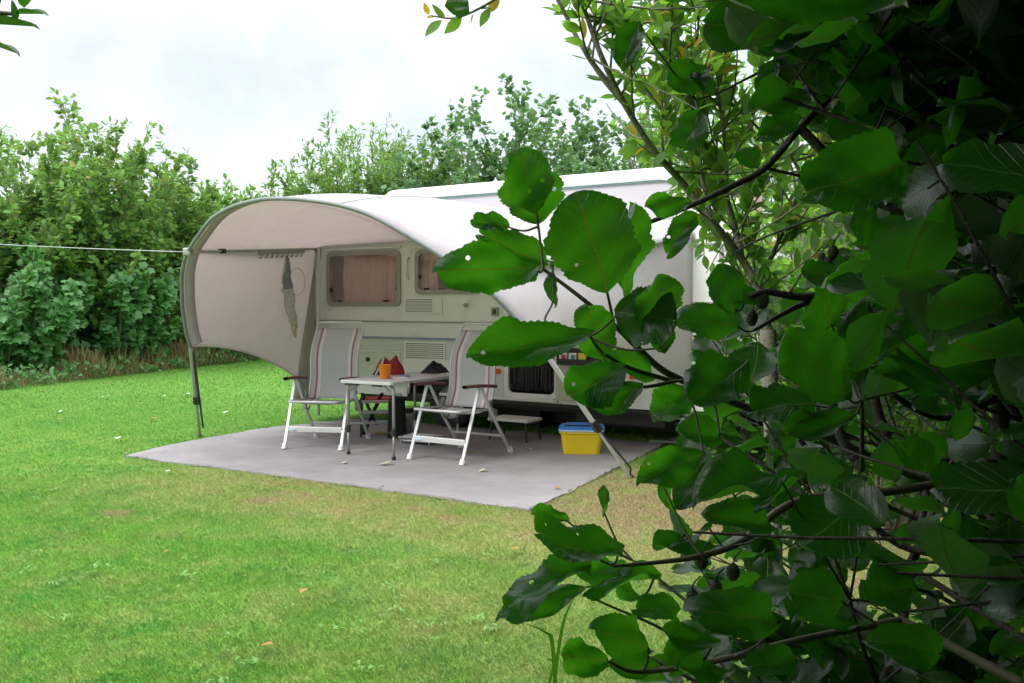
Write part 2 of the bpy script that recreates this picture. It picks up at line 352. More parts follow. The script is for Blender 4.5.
# patchy lawn colour, shared by the ground sheet and the blades (both read the same world position)
MATC = [gnd(125, 457), gnd(530, 512), gnd(645, 455)]
def lawn_colour(g, pos):
    sx = g.n('ShaderNodeSeparateXYZ', ins={0: pos})
    flat = g.n('ShaderNodeCombineXYZ', ins={0: sx.outputs[0], 1: sx.outputs[1], 2: 0.0}).outputs[0]
    n1 = g.noise(flat, 0.9, 4, 0.6); n2 = g.noise(flat, 3.2, 4, 0.65); n3 = g.noise(flat, 9.0, 3, 0.6)
    # trodden strip along the groundsheet's front edge and its right corner
    fc, lc = MATC[1], MATC[0]; e = (fc - lc) / np.linalg.norm(fc - lc); nn = np.array([e[1], -e[0], 0])
    if nn[1] > 0: nn = -nn
    sub = g.n('ShaderNodeVectorMath', operation='SUBTRACT', ins={0: flat, 1: tuple(lc)}).outputs[0]
    dn = g.n('ShaderNodeVectorMath', operation='DOT_PRODUCT', ins={0: sub, 1: tuple(nn)}).outputs['Value']
    de = g.n('ShaderNodeVectorMath', operation='DOT_PRODUCT', ins={0: sub, 1: tuple(e)}).outputs['Value']
    w = g.math('MULTIPLY', g.maprange(g.math('ABSOLUTE', g.math('SUBTRACT', dn, 0.1)), 0.1, 1.7, 1, 0, True), g.maprange(de, -0.2, 2.2, 0, 1, True))
    w2 = g.maprange(g.n('ShaderNodeVectorMath', operation='DISTANCE', ins={0: flat, 1: (1.35, 6.4, 0)}).outputs['Value'], 0.5, 2.2, 1, 0, True)
    w3 = g.maprange(g.n('ShaderNodeVectorMath', operation='DISTANCE', ins={0: flat, 1: (0.4, 4.2, 0)}).outputs['Value'], 0.3, 2.2, 0.45, 0, True)
    w = g.math('MAXIMUM', g.math('MAXIMUM', w, w2), w3)
    straw = g.math('ADD', g.maprange(n2, 0.45, 0.72, 0, 0.42), g.math('MULTIPLY', w, g.maprange(n1, 0.25, 0.6, 0.25, 0.9)), clamp=True)
    near = g.maprange(sx.outputs[1], 6.0, 11.0, 1.0, 0.12)
    straw = g.math('MULTIPLY', straw, near)
    green = g.mix(g.maprange(n1, 0.35, 0.65), (0.125, 0.32, 0.035), (0.18, 0.36, 0.055))
    green = g.mix(g.maprange(g.math('ADD', g.math('MULTIPLY', n3, .5), g.math('MULTIPLY', g.noise(flat, 1.9, 3, .6), .5)), 0.50, 0.62, 0, 0.85), green, (0.06, 0.255, 0.04))
    green = g.mix(g.maprange(sx.outputs[1], 7, 14, 0, 0.7), green, (0.112, 0.262, 0.045))
    bare = g.math('MULTIPLY', g.maprange(n2, 0.53, 0.68), g.maprange(w, 0.45, 0.95), clamp=True)
    bare = g.math('MAXIMUM', bare, g.math('MULTIPLY', g.maprange(w2, .25, .8), g.maprange(n2, .38, .52, .15, 1)))
    for (bx, by, br) in ((117, 514, .13), (262, 501, .17), (305, 497, .10)):
        bp = gnd(bx, by); dd = g.n('ShaderNodeVectorMath', operation='DISTANCE', ins={0: flat, 1: (bp[0], bp[1], 0)}).outputs['Value']
        bare = g.math('MAXIMUM', bare, g.maprange(g.math('ADD', dd, g.math('MULTIPLY', n3, .12)), br * .5 + .06, br + .06, 1, 0))
    c = g.mix(straw, green, g.mix(n3, (0.36, 0.35, 0.12), (0.46, 0.41, 0.19)))
    return g.mix(g.math('MULTIPLY', bare, 0.75), c, (0.40, 0.29, 0.18)), bare
def mat_lawn():
    m = bpy.data.materials.new('lawn'); g = NT(m)
    pos = g.n('ShaderNodeNewGeometry').outputs['Position']
    c, bare = lawn_colour(g, pos)
    f = g.noise(pos, 55, 4, 0.7)
    c = g.mix(g.maprange(f, 0.3, 0.7, 0.0, 0.35), c, (0.05, 0.10, 0.012), 'MIX')
    p = g.n('ShaderNodeBsdfPrincipled', ins={'Base Color': c, 'Roughness': 0.95, 'Specular IOR Level': 0.1})
    b = g.n('ShaderNodeBump', ins={'Strength': 0.7, 'Distance': 0.03, 'Height': f}); g.t.links.new(b.outputs[0], p.inputs['Normal'])
    g.out(p.outputs[0]); return m
def mat_blade():
    m = bpy.data.materials.new('grass_blade'); g = NT(m)
    pos = g.n('ShaderNodeNewGeometry').outputs['Position']
    c, bare = lawn_colour(g, pos)
    r = g.n('ShaderNodeAttribute', attribute_name='rnd').outputs['Fac']
    c = g.mix(g.maprange(r, 0, 1, 0.0, 0.28), c, (0.06, 0.22, 0.016))
    c = g.mix(g.math('MULTIPLY', g.math('GREATER_THAN', r, 0.86), 0.45), c, (0.40, 0.38, 0.16))
    p = g.n('ShaderNodeBsdfPrincipled', ins={'Base Color': c, 'Roughness': 0.55, 'Specular IOR Level': 0.25})
    tr = g.n('ShaderNodeBsdfTranslucent', ins={'Color': c})
    g.out(g.n('ShaderNodeMixShader', ins={0: 0.35, 1: p.outputs[0], 2: tr.outputs[0]}).outputs[0]); return m
M['lawn'] = mat_lawn(); M['blade'] = mat_blade()
M['dry'] = leafmat('dry_grass', (0.16, 0.17, 0.06), (0.36, 0.29, 0.15), (0.36, 0.32, 0.14), 0.35, 0.8, 0.1)
def mat_sheet():
    m = bpy.data.materials.new('groundsheet_weave'); g = NT(m)
    pos = g.n('ShaderNodeTexCoord').outputs['Object']
    n = g.noise(pos, 2.2, 5, 0.6); d = g.noise(pos, 9, 4, 0.7); f = g.noise(pos, 260, 2)
    c = g.mix(g.maprange(n, 0.3, 0.7), (0.232, 0.220, 0.222), (0.31, 0.295, 0.30))
    c = g.mix(g.maprange(d, 0.58, 0.8, 0, 0.5), c, (0.16, 0.13, 0.11))
    c = g.mix(g.maprange(f, 0.4, 0.8, 0, 0.35), c, (0.36, 0.34, 0.36))
    p = g.n('ShaderNodeBsdfPrincipled', ins={'Base Color': c, 'Roughness': 0.9, 'Specular IOR Level': 0.2})
    b = g.n('ShaderNodeBump', ins={'Strength': 0.4, 'Distance': 0.01, 'Height': g.math('ADD', f, g.math('MULTIPLY', g.noise(g.n('ShaderNodeMapping', ins={'Vector': pos, 'Scale': (1.0, 3.2, 1), 'Rotation': (0, 0, .5)}).outputs[0], 1.6, 3, .5), 9.0))}); g.t.links.new(b.outputs[0], p.inputs['Normal'])
    g.out(p.outputs[0]); return m
M['sheet'] = mat_sheet()
M['deadleaf'] = mat('dead_leaf', (0.36, 0.20, 0.05), 0.8, var=0.35, vscale=30, trans=0.2)
M['deadleaf_pale'] = mat('pale_dead_leaf', (0.55, 0.5, 0.38), 0.8, var=0.3, vscale=30, trans=0.2)
M['petal'] = mat('white_petal', (0.8, 0.8, 0.78), 0.8, var=0.05)

# ------------------------------------------------------------------ sky and sun: bright overcast
SUN_AZ, SUN_EL = math.radians(-128), math.radians(46)     # high, behind and left of the camera
world = bpy.data.worlds.new('World'); scene.world = world; world.use_nodes = True
g = NT(world); g.t.nodes.clear()
sky = g.n('ShaderNodeTexSky', sky_type='NISHITA', sun_disc=False, sun_elevation=SUN_EL, sun_rotation=SUN_AZ)
bg1 = g.n('ShaderNodeBackground', ins={'Strength': 0.05}); g.t.links.new(sky.outputs[0], bg1.inputs[0])
dirv = g.n('ShaderNodeTexCoord').outputs['Generated']
sz = g.n('ShaderNodeSeparateXYZ', ins={0: dirv}).outputs[2]
cl = g.noise(dirv, 3.6, 7, 0.6); cl2 = g.noise(dirv, 7.0, 4, 0.6)
cc = g.math('ADD', g.math('MULTIPLY', cl, 0.75), g.math('MULTIPLY', cl2, 0.25))
ccol = g.mix(g.maprange(cc, 0.38, 0.58, smooth=True), (0.845, 0.855, 0.88), (1.08, 1.08, 1.085))
grad = g.maprange(sz, 0.25, 0.95, 0.51, 2.35)
bg2 = g.n('ShaderNodeBackground', ins={'Color': ccol, 'Strength': grad})
add = g.n('ShaderNodeAddShader'); g.t.links.new(bg1.outputs[0], add.inputs[0]); g.t.links.new(bg2.outputs[0], add.inputs[1])
wo = g.n('ShaderNodeOutputWorld'); g.t.links.new(add.outputs[0], wo.inputs[0])
sl = bpy.data.lights.new('sun', 'SUN'); sl.energy = 1.45; sl.angle = math.radians(22); sl.color = (1, 0.97, 0.92)
so = bpy.data.objects.new('sun', sl); COL.objects.link(so)
sd = Vector((math.sin(SUN_AZ) * math.cos(SUN_EL), math.cos(SUN_AZ) * math.cos(SUN_EL), math.sin(SUN_EL)))
so.rotation_euler = sd.to_track_quat('Z', 'Y').to_euler()

# ------------------------------------------------------------------ ground
mb = MB(); mb.grid(lambda u, v: (-300 + 600 * u, -100 + 600 * v, 0), 12, 12)
tag(mb.build('lawn', M['lawn']), kind='structure')

def pip(px, py, poly):
    inside = np.zeros(len(px), bool); n = len(poly)
    for i in range(n):
        x1, y1 = poly[i][:2]; x2, y2 = poly[(i + 1) % n][:2]
        c = ((y1 > py) != (y2 > py)) & (px < (x2 - x1) * (py - y1) / (y2 - y1 + 1e-12) + x1)
        inside ^= c
    return inside

# groundsheet outline (world)
outl = [(125, 457), (160, 462), (215, 468.5), (300, 480), (380, 491), (460, 502), (530, 512), (560, 498), (600, 478), (645, 455), (668, 443), (690, 434)]
sheet = [gnd(*p) for p in outl]
U = np.array([.8497, -.5274, 0]); NIN = np.array([.5274, .8497, 0]); P0 = np.array([-.075, 9.61, 0])
def car(s, z, off=0.0): return P0 + U * s + NIN * (-off) + np.array([0, 0, z])      # off > 0: towards the camera side
sheet += [car(2.1, 0, -0.3), car(-2.0, 0, -0.25), gnd(345, 421), gnd(285, 427.5), gnd(250, 431), gnd(215, 438), gnd(190, 443), gnd(160, 449)]
dense = []
for i in range(len(sheet)):
    a, b = sheet[i], sheet[(i + 1) % len(sheet)]; k = max(1, int(np.linalg.norm(b - a) / 0.06))
    for j in range(k):
        p = a + (b - a) * j / k; p = p + np.array([rng.normal(0, .008), rng.normal(0, .008), 0]); dense.append(p)
bm = bmesh.new()
vs = [bm.verts.new((p[0], p[1], 0.018 + 0.006 * math.sin(9 * p[0]) )) for p in dense]
f = bm.faces.new(vs); bmesh.ops.triangulate(bm, faces=[f])
me = bpy.data.meshes.new('groundsheet'); bm.to_mesh(me); bm.free()
sh = link('groundsheet', me, M['sheet']); md = sh.modifiers.new('s', 'SOLIDIFY'); md.thickness = 0.016; md.offset = -1 if me.polygons[0].normal.z > 0 else 1
tag(sh, 'grey mauve woven groundsheet spread on the lawn in front of the caravan', 'groundsheet')
for p in (sheet[0], sheet[4], sheet[6], sheet[9], sheet[-3]):
    mb = MB(); mb.tube([(p[0], p[1], .0), (p[0], p[1], .034), (p[0] + .012, p[1], .042), (p[0] + .03, p[1], .036)], .005, 6); mb.build('peg', M['steel'], sh, smooth=True)
SHEETP = np.array([p[:2] for p in sheet])

# grass blades
def blades(name, n, y0, y1, hmin, hmax, w0, pw=1.0, xr=0.62):
    y = y0 + (y1 - y0) * rng.random(n * 2) ** pw; x = (rng.random(n * 2) * 2 - 1) * xr * y
    ok = ~pip(x, y, SHEETP) & (rng.random(len(x)) < np.clip((y - y0) / (.22 * y0) + .02, 0, 1)) & (rng.random(len(x)) < np.clip((y1 - y) / (.22 * y1) + .02, 0, 1))
    q = (np.stack([x, y], -1) - P0[:2]); s = q @ U[:2]; dn = q @ NIN[:2]
    ok &= ~((s > -2.8) & (s < 2.6) & (dn > 0.3) & (dn < 2.0) & (rng.random(len(x)) < 0.4))
    x, y = x[ok][:n], y[ok][:n]; n = len(x)
    h = hmin + (hmax - hmin) * rng.random(n) ** 1.6
    clump = np.sin(x * 7.1 + 2 * np.sin(y * 3.3)) * np.sin(y * 6.3 + 1.7 * np.sin(x * 4.1))
    h *= 1 + 0.12 * clump
    a = rng.random(n) * 2 * PI; lean = h * (0.3 + 0.9 * rng.random(n)); w = w0 * (0.7 + 0.6 * rng.random(n)) * (y / y0) ** 0.5
    dx, dy = np.cos(a), np.sin(a); b = rng.random(n) * PI; bx, by = np.cos(b) * w / 2, np.sin(b) * w / 2
    V = np.zeros((n, 4, 3)); z0 = 0.0
    V[:, 0] = np.stack([x - bx, y - by, np.full(n, z0)], -1); V[:, 1] = np.stack([x + bx, y + by, np.full(n, z0)], -1)
    V[:, 2] = np.stack([x + bx * .8 + dx * lean * .35, y + by * .8 + dy * lean * .35, h * .65], -1)
    V[:, 3] = np.stack([x + dx * lean, y + dy * lean, h], -1)
    FF = (np.array([0, 1, 2, 0, 2, 3])[None] + (np.arange(n) * 4)[:, None]).ravel()
    return V.reshape(-1, 3), FF, np.full(n * 2, 3), np.repeat(rng.random(n), 4)
parts = [blades('a', 330000, 2.2, 7.6, .008, .024, .0019, 1.0), blades('b', 170000, 5.6, 14.5, .010, .026, .004, 1.0), blades('c', 60000, 11.0, 28, .015, .04, .012)]
off = 0; Vs = []; Fs = []; Cs = []; Rs = []
for V, FF, CC, R in parts: Vs.append(V); Fs.append(FF + off); Cs.append(CC); Rs.append(R); off += len(V)
tag(np_mesh('grass', np.concatenate(Vs), np.concatenate(Fs), np.concatenate(Cs), M['blade'], None, {'rnd': np.concatenate(Rs)}), 'short mown grass covering the whole lawn', 'grass', kind='stuff')
# clover and plantain rosettes in the lawn
def rosette_tpl():
    tv = np.array([[0, 0, 0], [-.22, .45, .05], [0, .5, 0], [.22, .45, .05], [0, 1, -.12]]); return tv, [(0, 2, 1), (0, 3, 2), (1, 2, 4), (2, 3, 4)], tv[:, :2]
n = 260; cy = 2.9 + 7 * rng.random(n) ** 1.4; cx = (rng.random(n) * 2 - 1) * .6 * cy; ok = ~pip(cx, cy, SHEETP); cx, cy = cx[ok], cy[ok]; n = len(cx)
k = 7; a = rng.random((n, k)) * 2 * PI; sz = np.repeat((0.014 + 0.024 * rng.random(n)), k)
pos = np.stack([np.repeat(cx, k) + rng.normal(0, .03, n * k), np.repeat(cy, k) + rng.normal(0, .03, n * k), np.full(n * k, .03)], -1)
ax = np.stack([np.cos(a).ravel(), np.sin(a).ravel(), 0.35 * np.ones(n * k)], -1)
M['clover'] = leafmat('clover_leaf', (0.12, 0.30, 0.05), (0.2, 0.38, 0.10), (0.2, 0.4, 0.05), 0.3)
tag(leaves_mesh('clover', rosette_tpl(), pos, ax, np.tile([[0, 0, 1.]], (n * k, 1)), sz, M['clover']), 'pale clover and plantain rosettes scattered through the lawn', 'clover', kind='stuff')

# ------------------------------------------------------------------ caravan
ZV = np.array([0, 0, 1.0])
ANG = math.atan2(U[1], U[0])
car_o = empty('caravan', tuple(P0), ANG)
tag(car_o, 'old white touring caravan with pink curtained windows and canopy on its side', 'caravan')
# local frame: x = s along the side, y = into the body, z up
def plate(outline, holes, y0, th):
    """flat plate in the x-z plane with holes, thickness th going inward (+y)"""
    bm = bmesh.new()
    def loop(pts):
        v = [bm.verts.new((x, y0, z)) for x, z in pts]
        return [bm.edges.new((v[i], v[(i + 1) % len(v)])) for i in range(len(v))]
    es = loop(outline)
    for h in holes: es += loop(h)
    bmesh.ops.triangle_fill(bm, edges=es, use_beauty=True, normal=(0, -1, 0))
    geo = bmesh.ops.extrude_face_region(bm, geom=bm.faces[:])
    for v in [q for q in geo['geom'] if isinstance(q, bmesh.types.BMVert)]: v.co.y += th
    bmesh.ops.recalc_face_normals(bm, faces=bm.faces); return bm
def rrect(x0, x1, z0, z1, r, n=5):
    P = []
    for cx_, cz_, a0 in ((x1 - r, z0 + r, -90), (x1 - r, z1 - r, 0), (x0 + r, z1 - r, 90), (x0 + r, z0 + r, 180)):
        for i in range(n + 1):
            a = math.radians(a0 + 90 * i / n); P.append((cx_ + r * math.cos(a), cz_ + r * math.sin(a)))
    return P
def bm_obj(name, bm, mats, parent, bevel=0):
    me = bpy.data.meshes.new(name); bm.to_mesh(me); bm.free(); o = link(name, me, mats, parent)
    if bevel:
        m = o.modifiers.new('b', 'BEVEL'); m.width = bevel; m.segments = 2; m.limit_method = 'ANGLE'; m.angle_limit = 0.7
    return o
S0, S1, ZR, ZF = -2.72, 2.52, 2.68, 0.38
side_out = [(S0, ZF), (-1.32, ZF), (-1.28, .55), (-1.14, .70), (-.95, .77), (-.66, .77), (-.44, .68), (-.30, .53), (-.2, ZF), (2.38, ZF), (2.5, 0.6), (S1, 1.2), (2.5, 1.95), (2.42, 2.15), (2.29, 2.35), (2.1, 2.52), (1.9, 2.6), (-1.55, 2.6), (-1.75, 2.55), (-2.2, 2.42), (-2.58, 2.25), (-2.68, 2.15), (-2.72, 2.0)]
holes = [rrect(-2.50, -1.46, 1.43, 1.99, .06), rrect(-1.16, -.33, 1.56, 1.98, .06), rrect(.04, .62, .46, 1.98, .07)]
side = bm_obj('body', plate(side_out, holes, 0, .03), M['gbw'], car_o)
# far side, ends and floor close the body
bm_obj('far_side', plate(side_out, [rrect(-2.3, -.9, 1.43, 1.99, .06)], 2.07, .03), M['gbw'], car_o)
for sel in (1, -1):
    mb = MB()
    for (a, b) in zip(side_out[9:], side_out[10:] + side_out[:1]):
        if (a[1] > 2.59 and b[1] > 2.59) or (a[0] + b[0]) * sel < 0: continue
        mb.add([(a[0], .03, a[1]), (b[0], .03, b[1]), (b[0], 2.07, b[1]), (a[0], 2.07, a[1])], [(0, 1, 2, 3)])
    mb.build('end_panel', M['gbw'], car_o, solid=.02, offset=0, smooth=True)
mb = MB(); mb.box((-.1, 1.05, .36), (5.0, 2.0, .05)); mb.build('floor', M['chassis'], car_o)
mb = MB(); mb.box((-.1, 1.35, 1.5), (4.9, .02, 2.1)); mb.build('partition', M['interior'], car_o)
# chassis, axle, plus dark boxes added to shade the gap under the floor
mb = MB(); mb.box((-.1, .45, .29), (4.6, .06, .1)); mb.box((-.1, 1.65, .29), (4.6, .06, .1)); mb.tube([(-.8, .15, .3), (-.8, 1.95, .3)], .04)
mb.box((1.2, .55, .25), (1.0, .5, .16)); mb.box((.6, 1.05, .2), (3.4, .03, .34)); mb.build('chassis', M['chassis'], car_o)
for yy in (.18, 1.9):
    w = MB()
    prof = [(.19, -.08), (.27, -.085), (.30, -.06), (.305, 0), (.30, .06), (.27, .085), (.19, .08)]
    vs = []; n = 28
    for r, d in prof:
        for k in range(n): vs.append((-.8 + r * math.cos(2 * PI * k / n), yy + d, .305 + r * math.sin(2 * PI * k / n)))
    w.add(vs, [(i * n + k, i * n + (k + 1) % n, (i + 1) * n + (k + 1) % n, (i + 1) * n + k) for i in range(len(prof) - 1) for k in range(n)])
    wo_ = w.build('wheel', M['dark'], car_o, smooth=True)
    h = MB(); vs = []
    for r, d in ((.19, -.07), (.17, -.045), (.09, -.05), (.05, -.075), (.0, -.078)):
        for k in range(n): vs.append((-.8 + r * math.cos(2 * PI * k / n), yy + d, .305 + r * math.sin(2 * PI * k / n)))
    h.add(vs, [(i * n + k, i * n + (k + 1) % n, (i + 1) * n + (k + 1) % n, (i + 1) * n + k) for i in range(4) for k in range(n)]); h.build('rim', M['steel'], wo_, smooth=True)
mb = MB(); mb.box((.55, 2.05, .2), (3.7, .02, .38)); mb.build('far_shade_sheet', M['chassis'], car_o)  # unseen dark sheet added to keep the space under the body dark
# roof: rounded gutter lip over the side, shallow crown
def roof_fn(u, v):
    prof = [(-.035, 2.595), (-.045, 2.62), (-.042, 2.665), (-.02, 2.70), (.04, 2.725), (.5, 2.76), (1.05, 2.775), (1.6, 2.76), (2.06, 2.725), (2.12, 2.70), (2.142, 2.665), (2.145, 2.62), (2.135, 2.595)]
    y, z = prof[int(round(v * (len(prof) - 1)))]; x = -1.66 + 3.6 * u
    e = max(0, (u - .95) / .05, (.03 - u) / .03); return (x, y, z - .06 * e * e)
mb = MB(); mb.grid(roof_fn, 40, 12); ro = mb.build('roof', M['roof'], car_o, smooth=True)
mb = MB(); mb.box((.14, -.012, 2.588), (3.56, .03, .016)); mb.build('seam_and_shadow', M['teal'], ro)  # painted shadow line beneath the roof lip
mb = MB(); mb.box((.15, -.003, 2.40), (3.5, .008, .36)); mb.build('upper_shade_band', M['lilac_shade'], car_o, bevel=.003)  # top of the side wall, its shade painted as a lilac band
# awning rail
mb = MB(); mb.tube([(-2.71, -.015, 2.0), (-2.69, -.015, 2.10), (-2.6, -.015, 2.125), (2.0, -.015, 2.125), (2.1, -.015, 2.08), (2.12, -.015, 1.95)], .012); mb.build('awning_rail', M['steel'], car_o, smooth=True)
# lower panel, belt, stripe
lp = [(-2.68, .40), (-1.34, .40), (-1.3, .57), (-1.15, .725), (-.95, .797), (-.66, .797), (-.43, .705), (-.27, .54), (-.2, .42), (-.02, .42), (-.02, 1.005), (-2.68, 1.005)]
bm_obj('lower_panel', plate(lp, [], -.004, .0045), M['panel'], car_o)
mb = MB(); mb.box((-1.37, -.008, 1.02), (2.66, .012, .022)); mb.build('stripe', M['blue'], car_o)
mb = MB(); mb.box((-1.37, -.006, 1.208), (2.66, .014, .016)); mb.build('belt_moulding', M['trim'], car_o, bevel=.003)
mb = MB(); mb.box((1.2, -.006, 1.208), (2.45, .014, .016)); mb.box((1.55, -.006, .405), (1.7, .03, .05)); mb.box((-.1, -.02, .405), (1.5, .03, .03)); mb.build('side_moulding', M['white'], car_o, bevel=.004)
mb = MB(); mb.box((-2.0, -.008, .40), (1.36, .02, .1)); mb.build('skirt', M['white'], car_o, bevel=.005)
# windows: frame, pane, curtain
def window(x0, x1, z0, z1, cur):
    fr = bm_obj('window', plate(rrect(x0, x1, z0, z1, .07), [rrect(x0 + .05, x1 - .05, z0 + .05, z1 - .05, .055)], -.022, .03), M['trim'], car_o, .004)
    mb = MB(); mb.box(((x0 + x1) / 2, .002, (z0 + z1) / 2), (x1 - x0 - .09, .004, z1 - z0 - .09)); mb.build('pane', M['glass'], fr)
    for (a, b) in cur:
        W = b - a; amp = .018
        mb = MB(); mb.grid(lambda u, v: (a + W * u + .012 * math.sin(9 * v + 13 * u), .075 + amp * math.sin(W * 62 * u + 1.3 * math.sin(3 * u * 5)) * (.55 + .45 * (1 - v)), z0 - .03 + (z1 - z0 + .03) * v), 90, 8)
        mb.build('curtain', M['curtain'], fr, smooth=True)
    for cx_, cz_, w_, h_ in ((x0 + .058, z0 + .2, .022, .05), (x1 - .058, z0 + .2, .022, .05), (x0 + (x1 - x0) * .17, z0 + .062, .06, .022), (x1 - (x1 - x0) * .2, z0 + .062, .06, .022)):
        mb = MB(); mb.box((cx_, -.002, cz_), (w_, .03, h_)); mb.build('catch', M['black'], fr, bevel=.004)
    mb = MB(); mb.box(((x0 + x1) / 2, -.02, z1 + .03), (x1 - x0 + .02, .03, .022)); mb.build('hinge_rail', M['white'], fr, bevel=.004)
window(-2.55, -1.41, 1.385, 2.035, [(-2.36, -1.55)])
window(-1.2, -.29, 1.52, 2.02, [(-1.2, -.93), (-.5, -.29)])
mb = MB(); mb.box((-1.1, .3, 1.56), (.18, .1, .07)); mb.tube([(-1.0, .2, 1.52), (-.9, .2, 1.62), (-.75, .22, 1.58)], .012); mb.build('cupboard_clutter', M['black'], car_o)
# strip between the windows: a grab handle; vents, locks
mb = MB(); mb.tube([(-1.30, 0, 1.70), (-1.30, -.04, 1.72), (-1.30, -.045, 1.82), (-1.30, -.04, 1.92), (-1.30, 0, 1.94)], .014); mb.build('grab_handle', M['gbw'], car_o, smooth=True)
def vent(x0, x1, z0, z1, name='vent'):
    fr = bm_obj(name, plate(rrect(x0, x1, z0, z1, .012, 3), [rrect(x0 + .02, x1 - .02, z0 + .02, z1 - .02, .006, 2)], -.014, .016), M['white'], car_o, .003)
    mb = MB(); mb.box(((x0 + x1) / 2, -.003, (z0 + z1) / 2), (x1 - x0 - .04, .006, z1 - z0 - .04)); k = 8
    mb.build('backing', M['line'], fr); mb = MB()
    for i in range(k): mb.box(((x0 + x1) / 2, -.009, z0 + .025 + (z1 - z0 - .05) * (i + .5) / k), (x1 - x0 - .04, .01, (z1 - z0 - .05) / k * .62))
    mb.build('louvre', M['gbw'], fr)
vent(-1.36, -.94, 1.30, 1.485); vent(-1.36, -.78, .755, .985)
mb = MB(); mb.box((-.88, -.006, 1.39), (.12, .012, .19)); mb.build('control_box', M['gbw'], car_o, bevel=.003)
mb = MB(); mb.tube([(-.5, 0, 1.40), (-.5, -.02, 1.40)], .022, 12); mb.box((-.5, -.022, 1.40), (.07, .014, .014)); mb.build('water_cap', M['trim'], car_o)
mb = MB(); mb.box((-.12, -.012, 1.33), (.09, .022, .09)); mb.build('latch_plate', M['trim'], car_o, bevel=.004)
mb = MB(); mb.box((-.12, -.026, 1.33), (.04, .012, .05)); mb.build('latch', M['black'], car_o, bevel=.004)
fr = bm_obj('locker_door', plate(rrect(-2.05, -1.42, .46, .86, .02, 3), [], -.012, .008), M['panel'], car_o, .003)
mb = MB(); mb.tube([(-1.90, -.012, .76), (-1.90, -.03, .76)], .026, 14); mb.build('knob', M['black'], fr)
mb = MB(); mb.box((-1.73, -.016, .862), (.66, .012, .014)); mb.build('top_edge', M['white'], fr)
mb = MB(); mb.box((-1.02, -.03, .70), (.66, .06, .17)); o = mb.build('wheel_box', M['white'], car_o, bevel=.012)
# doorway: frame, dark room with fly curtain
fr = bm_obj('door_frame', plate(rrect(.0, .66, .42, 2.02, .09), [rrect(.05, .61, .47, 1.97, .06)], -.016, .02), M['white'], car_o, .004)
mb = MB(); rr = np.random.default_rng(3)
for i in range(15):
    x = .06 + .036 * i
    ph = rr.random() * 6; mb.tube([(x + .008 * math.sin(ph + 5 * z), .06 + .012 * math.sin(ph * 2 + 4 * z), .49 + 1.46 * z) for z in np.linspace(0, 1, 14)], .017 + .003 * rr.random(), 7)
mb.build('fly_curtain', M['fly'], car_o, smooth=True)
# open lower door folded flat against the side, its inner face with a shelf
do = bm_obj('door', plate(rrect(.66, 1.24, .43, 1.25, .06), [], -.075, .045), M['cream'], car_o, .006)
mb = MB(); mb.box((.95, -.11, .80), (.48, .07, .012)); mb.box((.95, -.142, .83), (.48, .006, .05)); mb.box((.715, -.11, .86), (.008, .07, .13)); mb.box((1.185, -.11, .86), (.008, .07, .13)); mb.box((.95, -.079, .88), (.48, .006, .17)); mb.build('shelf', M['black'], do)
for name, x, cm, lab in (('packet', .77, 'red', 'white and red packet on the dark shelf of the caravan door'), ('packet', .88, 'green', 'white and teal packet on the dark shelf of the caravan door'), ('packet', .99, 'yellowp', 'yellow packet on the dark shelf of the caravan door')):
    t = empty(name, tuple(car(x, .808, .11)), ANG); tag(t, lab, 'packet', 'packets on the door shelf')
    mb = MB(); mb.box((0, 0, .055), (.085, .035, .11)); mb.build('carton', M['paper'] if cm != 'yellowp' else M['yellowp'], t, bevel=.003)
    mb = MB(); mb.box((.01, -.0185, .06), (.05, .002, .06)); mb.build('print', M[cm], t)
# side lamps
for x, z in ((-.09, .69), (1.5, .70)):
    mb = MB(); mb.box((x, -.014, z), (.085, .026, .055)); lo = mb.build('side_lamp', M['orange'], car_o, bevel=.008)
    mb = MB(); mb.box((x, -.004, z), (.10, .007, .07)); mb.build('lamp_base', M['white'], lo, bevel=.003)
for z in (1.42, 1.97): mb = MB(); mb.box((1.9, -.006, z), (.9, .016, .022)); mb.build('rear_moulding', M['trim'], car_o, bevel=.003)
# entry locker trim on the rear end and blue decal
mb = MB(); mb.tube([(2.36, -.004, .45), (2.4, -.004, 1.2), (2.37, -.004, 1.93), (2.26, -.004, 2.2)], .022); mb.build('edge_trim', M['trim'], car_o, smooth=True)

# ------------------------------------------------------------------ canopy awning
A = gnd(200, 437); B = gnd(632, 478); e = (B - A) / np.linalg.norm(B - A); nv = np.array([e[1], -e[0], 0])
th = math.radians(33); UPV = ZV * math.cos(th) + nv * math.sin(th); PN = np.cross(e, UPV)
def hoop_hit(px, py):
    r = ray(px, py); return CAM + r * (np.dot(A - CAM, PN) / np.dot(r, PN))
hpx = [(200, 437), (195.5, 392), (190.6, 347), (186.8, 335), (182.9, 311), (181.8, 292), (181.9, 275.5), (184, 263), (187.8, 252), (198, 236), (212.5, 218.3), (233, 206.6), (256.5, 200.3), (274, 198.7), (297.5, 199.3), (327, 202.8), (350, 208), (373.7, 216.9), (403, 233), (420, 243), (443, 257.6), (470, 277), (493, 295), (515, 318), (547, 355), (586, 416), (631.6, 479)]
hp = np.array([hoop_hit(*p) for p in hpx])
def catmull(P, k=6):
    P = np.asarray(P); Q = np.vstack([2 * P[0] - P[1], P, 2 * P[-1] - P[-2]]); out = []
    for i in range(1, len(Q) - 2):
        for j in range(k):
            t = j / k; a, b, c, d = Q[i - 1], Q[i], Q[i + 1], Q[i + 2]
            out.append(.5 * ((2 * b) + (-a + c) * t + (2 * a - 5 * b + 4 * c - d) * t * t + (-a + 3 * b - 3 * c + d) * t ** 3))
    out.append(P[-1]); return np.array(out)
